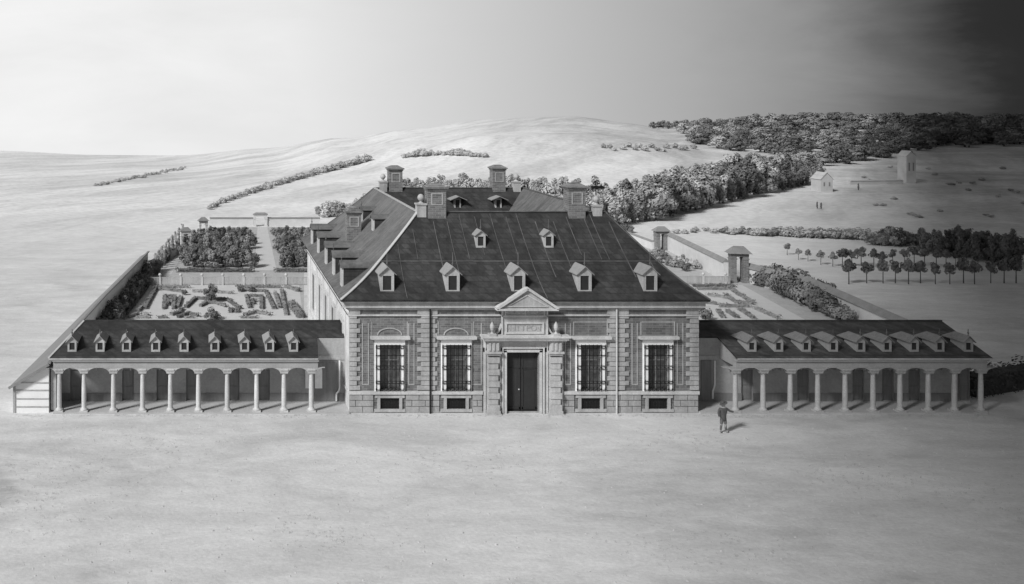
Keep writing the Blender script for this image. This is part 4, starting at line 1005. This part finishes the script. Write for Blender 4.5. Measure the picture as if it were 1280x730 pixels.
scatter(26, lambda t: 1080 + 200 * t, lambda t: 208 + 66 * rnd.random(), lambda t: 4.5, 'slope_shrub', ['bush'], ['leaf_faint', 'leaf_pale'], 'low scrub bush on the shaded slope around the ruined tower', 'scattered shrubs on the shaded slope', 1.9, cat='shrub')
# distant buildings
def cottage(label, px, py, wpx, hpx, name, roof_px, side=True):
    p = G(px, py); s = p.y / F; w, h = wpx * s, hpx * s; root = thing(name, label, name.replace('_', ' '), p)
    m = MB(); m.box(-w / 2, w / 2, 0, w * 1.3, -.4, h); m.prism([(-w / 2, h), (w / 2, h), (0, h + roof_px * s * .96)], .0, w * 1.3); m.build('wall', 'ruin', root)
    r = MB(); z = h + roof_px * s
    for sg in (-1, 1):
        r.bar((sg * w * .28, -.1, h + (z - h) * .5 + .05), (sg * w * .28, w * 1.35, h + (z - h) * .5 + .05), w * .02, 0, .02)
        r.add([(sg * (w / 2 + .15), -.12, h - .1), (0, -.12, z + .05), (0, w * 1.35, z + .05), (sg * (w / 2 + .15), w * 1.35, h - .1)], [(0, 1, 2, 3)])
    r.build('roof', 'ruin', root)
    for k in (-1, 1):
        d = MB(); d.box(k * w * .22 - .14, k * w * .22 + .14, -.05, .0, h * .45, h * .75); d.build('window', 'portico_door', root)
cottage('tiny pale gabled cottage at the edge of the climbing wood', 1033.5, 240, 15, 16, 'cottage', 8)
cottage('pale ruined tower with blunt gable on the shaded right slope', 1139, 229, 12, 34, 'ruined_tower', 6)
a = G(1062, 231); b = G(1128, 230); wall_run('crumbling low field wall between cottage and ruined tower', (a.x, a.y, a.z - .2), (b.x, b.y, b.z - .2), 1.0, .5, 'field_wall', 'ruin', 'ruin')
for px, py in ((1021.5, 261), (1026.5, 262), (1073, 238)): single('sapling', 'tall', px, py, 9, 'leaf_dark', 'tiny dark upright sapling below the distant cottage', 'sapling', .8, 'saplings below the cottage')

# ------------------------------------------------------------------ the passer-by
def skin_mesh(name, joints, edges, root_i, m, sub=2):
    me = bpy.data.meshes.new(name); me.from_pydata([j[0] for j in joints], edges, []); o = bpy.data.objects.new(name, me); COL.objects.link(o)
    md = o.modifiers.new('skin', 'SKIN'); sv = me.skin_vertices[0].data if me.skin_vertices else None
    if sv is None:
        me.attributes  # make sure the layer exists
        bpy.context.view_layer.objects.active = o; bpy.ops.mesh.customdata_skin_add(); sv = me.skin_vertices[0].data
    for i, j in enumerate(joints): r = j[1]; sv[i].radius = (r, r) if not isinstance(r, tuple) else r; sv[i].use_root = (i == root_i)
    md2 = o.modifiers.new('sub', 'SUBSURF'); md2.levels = md2.render_levels = sub
    bpy.context.view_layer.update(); dg = bpy.context.evaluated_depsgraph_get()
    me2 = bpy.data.meshes.new_from_object(o.evaluated_get(dg)); bpy.data.objects.remove(o)
    me2.materials.clear(); me2.materials.append(M[m]); me2.polygons.foreach_set('use_smooth', [True] * len(me2.polygons))
    o = bpy.data.objects.new(name, me2); COL.objects.link(o); return o
pg = G(904, 543)
J = [((0, 0, .92), .135), ((0, 0, 1.1), .14), ((0, 0, 1.3), .155), ((0, .0, 1.42), .12), ((0, 0, 1.5), .058), ((.015, -.01, 1.58), .075), ((.02, -.015, 1.66), .088), ((.02, -.01, 1.72), .07),      # 0-7
     ((-.09, 0, .86), .095), ((-.12, -.02, .47), .062), ((-.14, .02, .1), .045), ((-.16, -.12, .04), .04),                      # left leg 8-11
     ((.09, 0, .86), .095), ((.11, -.05, .47), .062), ((.17, .03, .1), .045), ((.27, -.06, .04), .04),                        # right leg 12-15
     ((-.2, 0, 1.4), .062), ((-.27, .02, 1.13), .048), ((-.24, -.06, .88), .036), ((-.235, -.09, .8), .03),                     # left arm 16-19
     ((.2, 0, 1.4), .062), ((.4, -.06, 1.26), .048), ((.63, -.1, 1.24), .036), ((.72, -.11, 1.25), .028),                     # right arm 20-23
     ((.045, -.105, 1.645), .018)]
Ed = [(0, 1), (1, 2), (2, 3), (3, 4), (4, 5), (5, 6), (6, 7), (0, 8), (8, 9), (9, 10), (10, 11), (0, 12), (12, 13), (13, 14), (14, 15), (3, 16), (16, 17), (17, 18), (18, 19), (3, 20), (20, 21), (21, 22), (22, 23), (6, 24)]
body = skin_mesh('person', J, Ed, 0, 'skin'); body.location = pg
tag(body, 'lone man in dark coat and tilted hat, arm stretched out, before the right wing', 'person')
C2 = [((0, 0, .64), (.21, .17)), ((0, 0, .9), (.18, .17)), ((0, 0, 1.1), (.17, .175)), ((0, 0, 1.3), (.195, .19)), ((0, 0, 1.43), (.14, .145)), ((-.2, 0, 1.4), .08), ((-.27, .02, 1.13), .068), ((-.245, -.05, .92), .056), ((.2, 0, 1.4), .08), ((.4, -.06, 1.26), .068), ((.58, -.095, 1.24), .056)]
coat = skin_mesh('coat', C2, [(0, 1), (1, 2), (2, 3), (3, 4), (3, 5), (5, 6), (6, 7), (3, 8), (8, 9), (9, 10)], 0, 'cloth'); coat.parent = body
br = skin_mesh('breeches', [((0, 0, .9), .13), ((-.095, 0, .8), .11), ((-.12, -.02, .45), .078), ((.095, 0, .8), .11), ((.112, -.05, .45), .078)], [(0, 1), (1, 2), (0, 3), (3, 4)], 0, 'cloth_mid'); br.parent = body
for a, b, c in (((-.12, -.02, .5), (-.135, .0, .28), (-.14, .02, .08)), ((.11, -.05, .5), (.145, .0, .28), (.17, .03, .08))):
    s_ = skin_mesh('stocking', [(a, .07), (b, .068), (c, .052)], [(0, 1), (1, 2)], 0, 'cloth_mid', 1); s_.parent = body
for a, b in (((-.14, .05, .06), (-.165, -.16, .035)), ((.165, .06, .06), (.3, -.09, .035))):
    s_ = skin_mesh('shoe', [(a, .055), (b, .045)], [(0, 1)], 0, 'cloth'); s_.parent = body
hat = MB(); hat.lathe([(.23, .0), (.22, .025), (.1, .03), (.1, .12), (.06, .15), (.005, .155)], 0, 0, 0, 14); h = hat.build('hat', 'cloth', body); h.location = (.02, 0, 1.7); h.rotation_euler = (0, math.radians(-28), 0)
hair = MB(); hair.lathe([(.01, -.2), (.06, -.18), (.09, -.08), (.098, 0), (.09, .06)], 0, 0, 0, 12); h = hair.build('hair', 'cloth', body); h.location = (.015, .03, 1.69)
for i in range(5):
    f_ = skin_mesh('finger', [((.7, -.11, 1.25 - .012 * i), .012), ((.76 + .012 * (2 - abs(i - 2)), -.12, 1.262 - .018 * i), .009), ((.79 + .014 * (2 - abs(i - 2)), -.125, 1.255 - .02 * i), .007)], [(0, 1), (1, 2)], 0, 'skin', 1); f_.parent = body

# ------------------------------------------------------------------ sun blocker added overhead, outside the view, whose shadow darkens the right
SUN = Vector((-.62, -.50, .60)).normalized()
cl = MB(); rnd = random.Random(8); zc = 90.0; k = zc / SUN.z
edge = [(6, 10), (17, 25), (27, 40), (39, 60), (59, 90), (94, 140), (174, 250), (320, 440)]
pts = [(x - SUN.x * -k * 1.0, y + SUN.y * k) for x, y in edge]
pts = [(x + SUN.x * k, y + SUN.y * k) for x, y in edge]
outer = [(x + 700, y) for x, y in pts]
N_ = 18
for (x, y), (x2, y2) in zip(pts, outer):
    for i in range(N_ + 1):
        t = i / N_; cl.v.append((x + (x2 - x) * t + rnd.uniform(-1, 1), y + rnd.uniform(-3, 3), zc + (5 * math.sin(i * 1.7 + y * .05) if i > 1 else 0) + rnd.uniform(-1, 1)))
for j in range(len(pts) - 1):
    for i in range(N_): a = j * (N_ + 1) + i; cl.f.append((a, a + 1, a + N_ + 2, a + N_ + 1)); cl.m.append(0)
M['sun_blocker'] = mat('sun_blocker_grey', .35, .3, .02)
co = cl.build('sun_blocker', 'sun_blocker', smooth=True); co['kind'] = 'structure'

# ------------------------------------------------------------------ light, sky, camera
su = bpy.data.lights.new('sun', 'SUN'); su.energy = 4.1; su.angle = math.radians(10); su.color = (1, 1, 1)
so = bpy.data.objects.new('sun', su); COL.objects.link(so); so.rotation_euler = (-SUN).to_track_quat('-Z', 'Y').to_euler()
w = bpy.data.worlds.new('World'); sc.world = w; w.use_nodes = True
nt = w.node_tree; N = nt.nodes; L = nt.links; bg = N['Background']; bg.inputs['Strength'].default_value = .1
sky = N.new('ShaderNodeTexSky'); sky.sky_type = 'NISHITA'; sky.sun_disc = False
sky.sun_elevation = math.asin(SUN.z); sky.sun_rotation = math.atan2(SUN.x, SUN.y)
tc = N.new('ShaderNodeTexCoord'); sx = N.new('ShaderNodeSeparateXYZ'); L.new(tc.outputs['Generated'], sx.inputs[0])
def mth(op, a, b=0.0):
    n = N.new('ShaderNodeMath'); n.operation = op
    for i, q in enumerate((a, b)):
        if isinstance(q, (int, float)): n.inputs[i].default_value = q
        else: L.new(q, n.inputs[i])
    return n.outputs[0]
zz = mth('MAXIMUM', sx.outputs[2], .12); cx = N.new('ShaderNodeCombineXYZ'); L.new(sx.outputs[0], cx.inputs[0]); L.new(sx.outputs[1], cx.inputs[1]); L.new(zz, cx.inputs[2]); L.new(cx.outputs[0], sky.inputs[0])
bw = N.new('ShaderNodeRGBToBW'); L.new(sky.outputs[0], bw.inputs[0])
hl = mth('SQRT', mth('ADD', mth('MULTIPLY', sx.outputs[0], sx.outputs[0]), mth('ADD', mth('MULTIPLY', sx.outputs[1], sx.outputs[1]), .0001)))
az = mth('DIVIDE', sx.outputs[0], hl)
nz = N.new('ShaderNodeTexNoise'); nz.inputs['Scale'].default_value = 5; nz.inputs['Detail'].default_value = 9; nz.inputs['Roughness'].default_value = .6; nz.inputs['Distortion'].default_value = .3
mp = N.new('ShaderNodeMapping'); mp.inputs['Scale'].default_value = (1, 1, 3.0); L.new(tc.outputs['Generated'], mp.inputs[0]); L.new(mp.outputs[0], nz.inputs['Vector'])
az2 = mth('ADD', mth('ADD', az, mth('MULTIPLY', mth('SUBTRACT', nz.outputs['Fac'], .5), .12)), mth('MULTIPLY', sx.outputs[2], .08))
rp = N.new('ShaderNodeValToRGB'); e = rp.color_ramp.elements; rp.color_ramp.interpolation = 'LINEAR'
tab = [(-1, .95), (-.2, .95), (.1, .86), (.3, .62), (.45, .43), (.52, .31), (.58, .14), (.635, .03), (.7, .02), (1, .02)]
e[0].position = 0; e[0].color = (tab[0][1],) * 3 + (1,); e[1].position = 1; e[1].color = (tab[-1][1],) * 3 + (1,)
for p, c in tab[1:-1]: q = e.new((p + 1) / 2); q.color = (c,) * 3 + (1,)
L.new(mth('DIVIDE', mth('ADD', az2, 1.0), 2.0), rp.inputs[0])
cloudv = N.new('ShaderNodeRGBToBW'); L.new(rp.outputs[0], cloudv.inputs[0])
zr_ = N.new('ShaderNodeMapRange'); zr_.inputs['From Min'].default_value = .12; zr_.inputs['From Max'].default_value = .55; zr_.inputs['To Min'].default_value = 1; zr_.inputs['To Max'].default_value = .28; L.new(sx.outputs[2], zr_.inputs[0])
wisp = mth('ADD', 1.0, mth('MULTIPLY', mth('SUBTRACT', nz.outputs['Fac'], .5), .28))
cv = mth('MULTIPLY', mth('MULTIPLY', mth('MULTIPLY', cloudv.outputs[0], wisp), zr_.outputs[0]), 10.0)         # strength 0.1
yk = N.new('ShaderNodeMapRange'); yk.inputs['From Min'].default_value = -.5; yk.inputs['From Max'].default_value = .1; yk.inputs['To Min'].default_value = .62; yk.inputs['To Max'].default_value = 1; L.new(sx.outputs[1], yk.inputs[0])
cv = mth('MULTIPLY', cv, yk.outputs[0])
dim = mth('MULTIPLY', bw.outputs[0], cloudv.outputs[0])
val = mth('ADD', mth('MULTIPLY', dim, .12), mth('MULTIPLY', cv, .88))
cc = N.new('ShaderNodeCombineColor')
for i in range(3): L.new(val, cc.inputs[i])
L.new(cc.outputs[0], bg.inputs['Color'])

cam = bpy.data.cameras.new('camera'); cam.sensor_width = 36; cam.lens = F / 1280 * 36; cam.shift_x = 380 / 1280; cam.shift_y = -245 / 1280; cam.clip_end = 5000; cam.clip_start = .5
co_ = bpy.data.objects.new('camera', cam); COL.objects.link(co_); co_.location = (0, 0, EYE); co_.rotation_euler = (math.pi / 2, 0, 0); sc.camera = co_
sc.view_settings.view_transform = 'Standard'; sc.view_settings.look = 'None'; sc.view_settings.exposure = 0; sc.view_settings.gamma = 1
sc.cycles.use_denoising = True
sc.cycles.max_bounces = 5
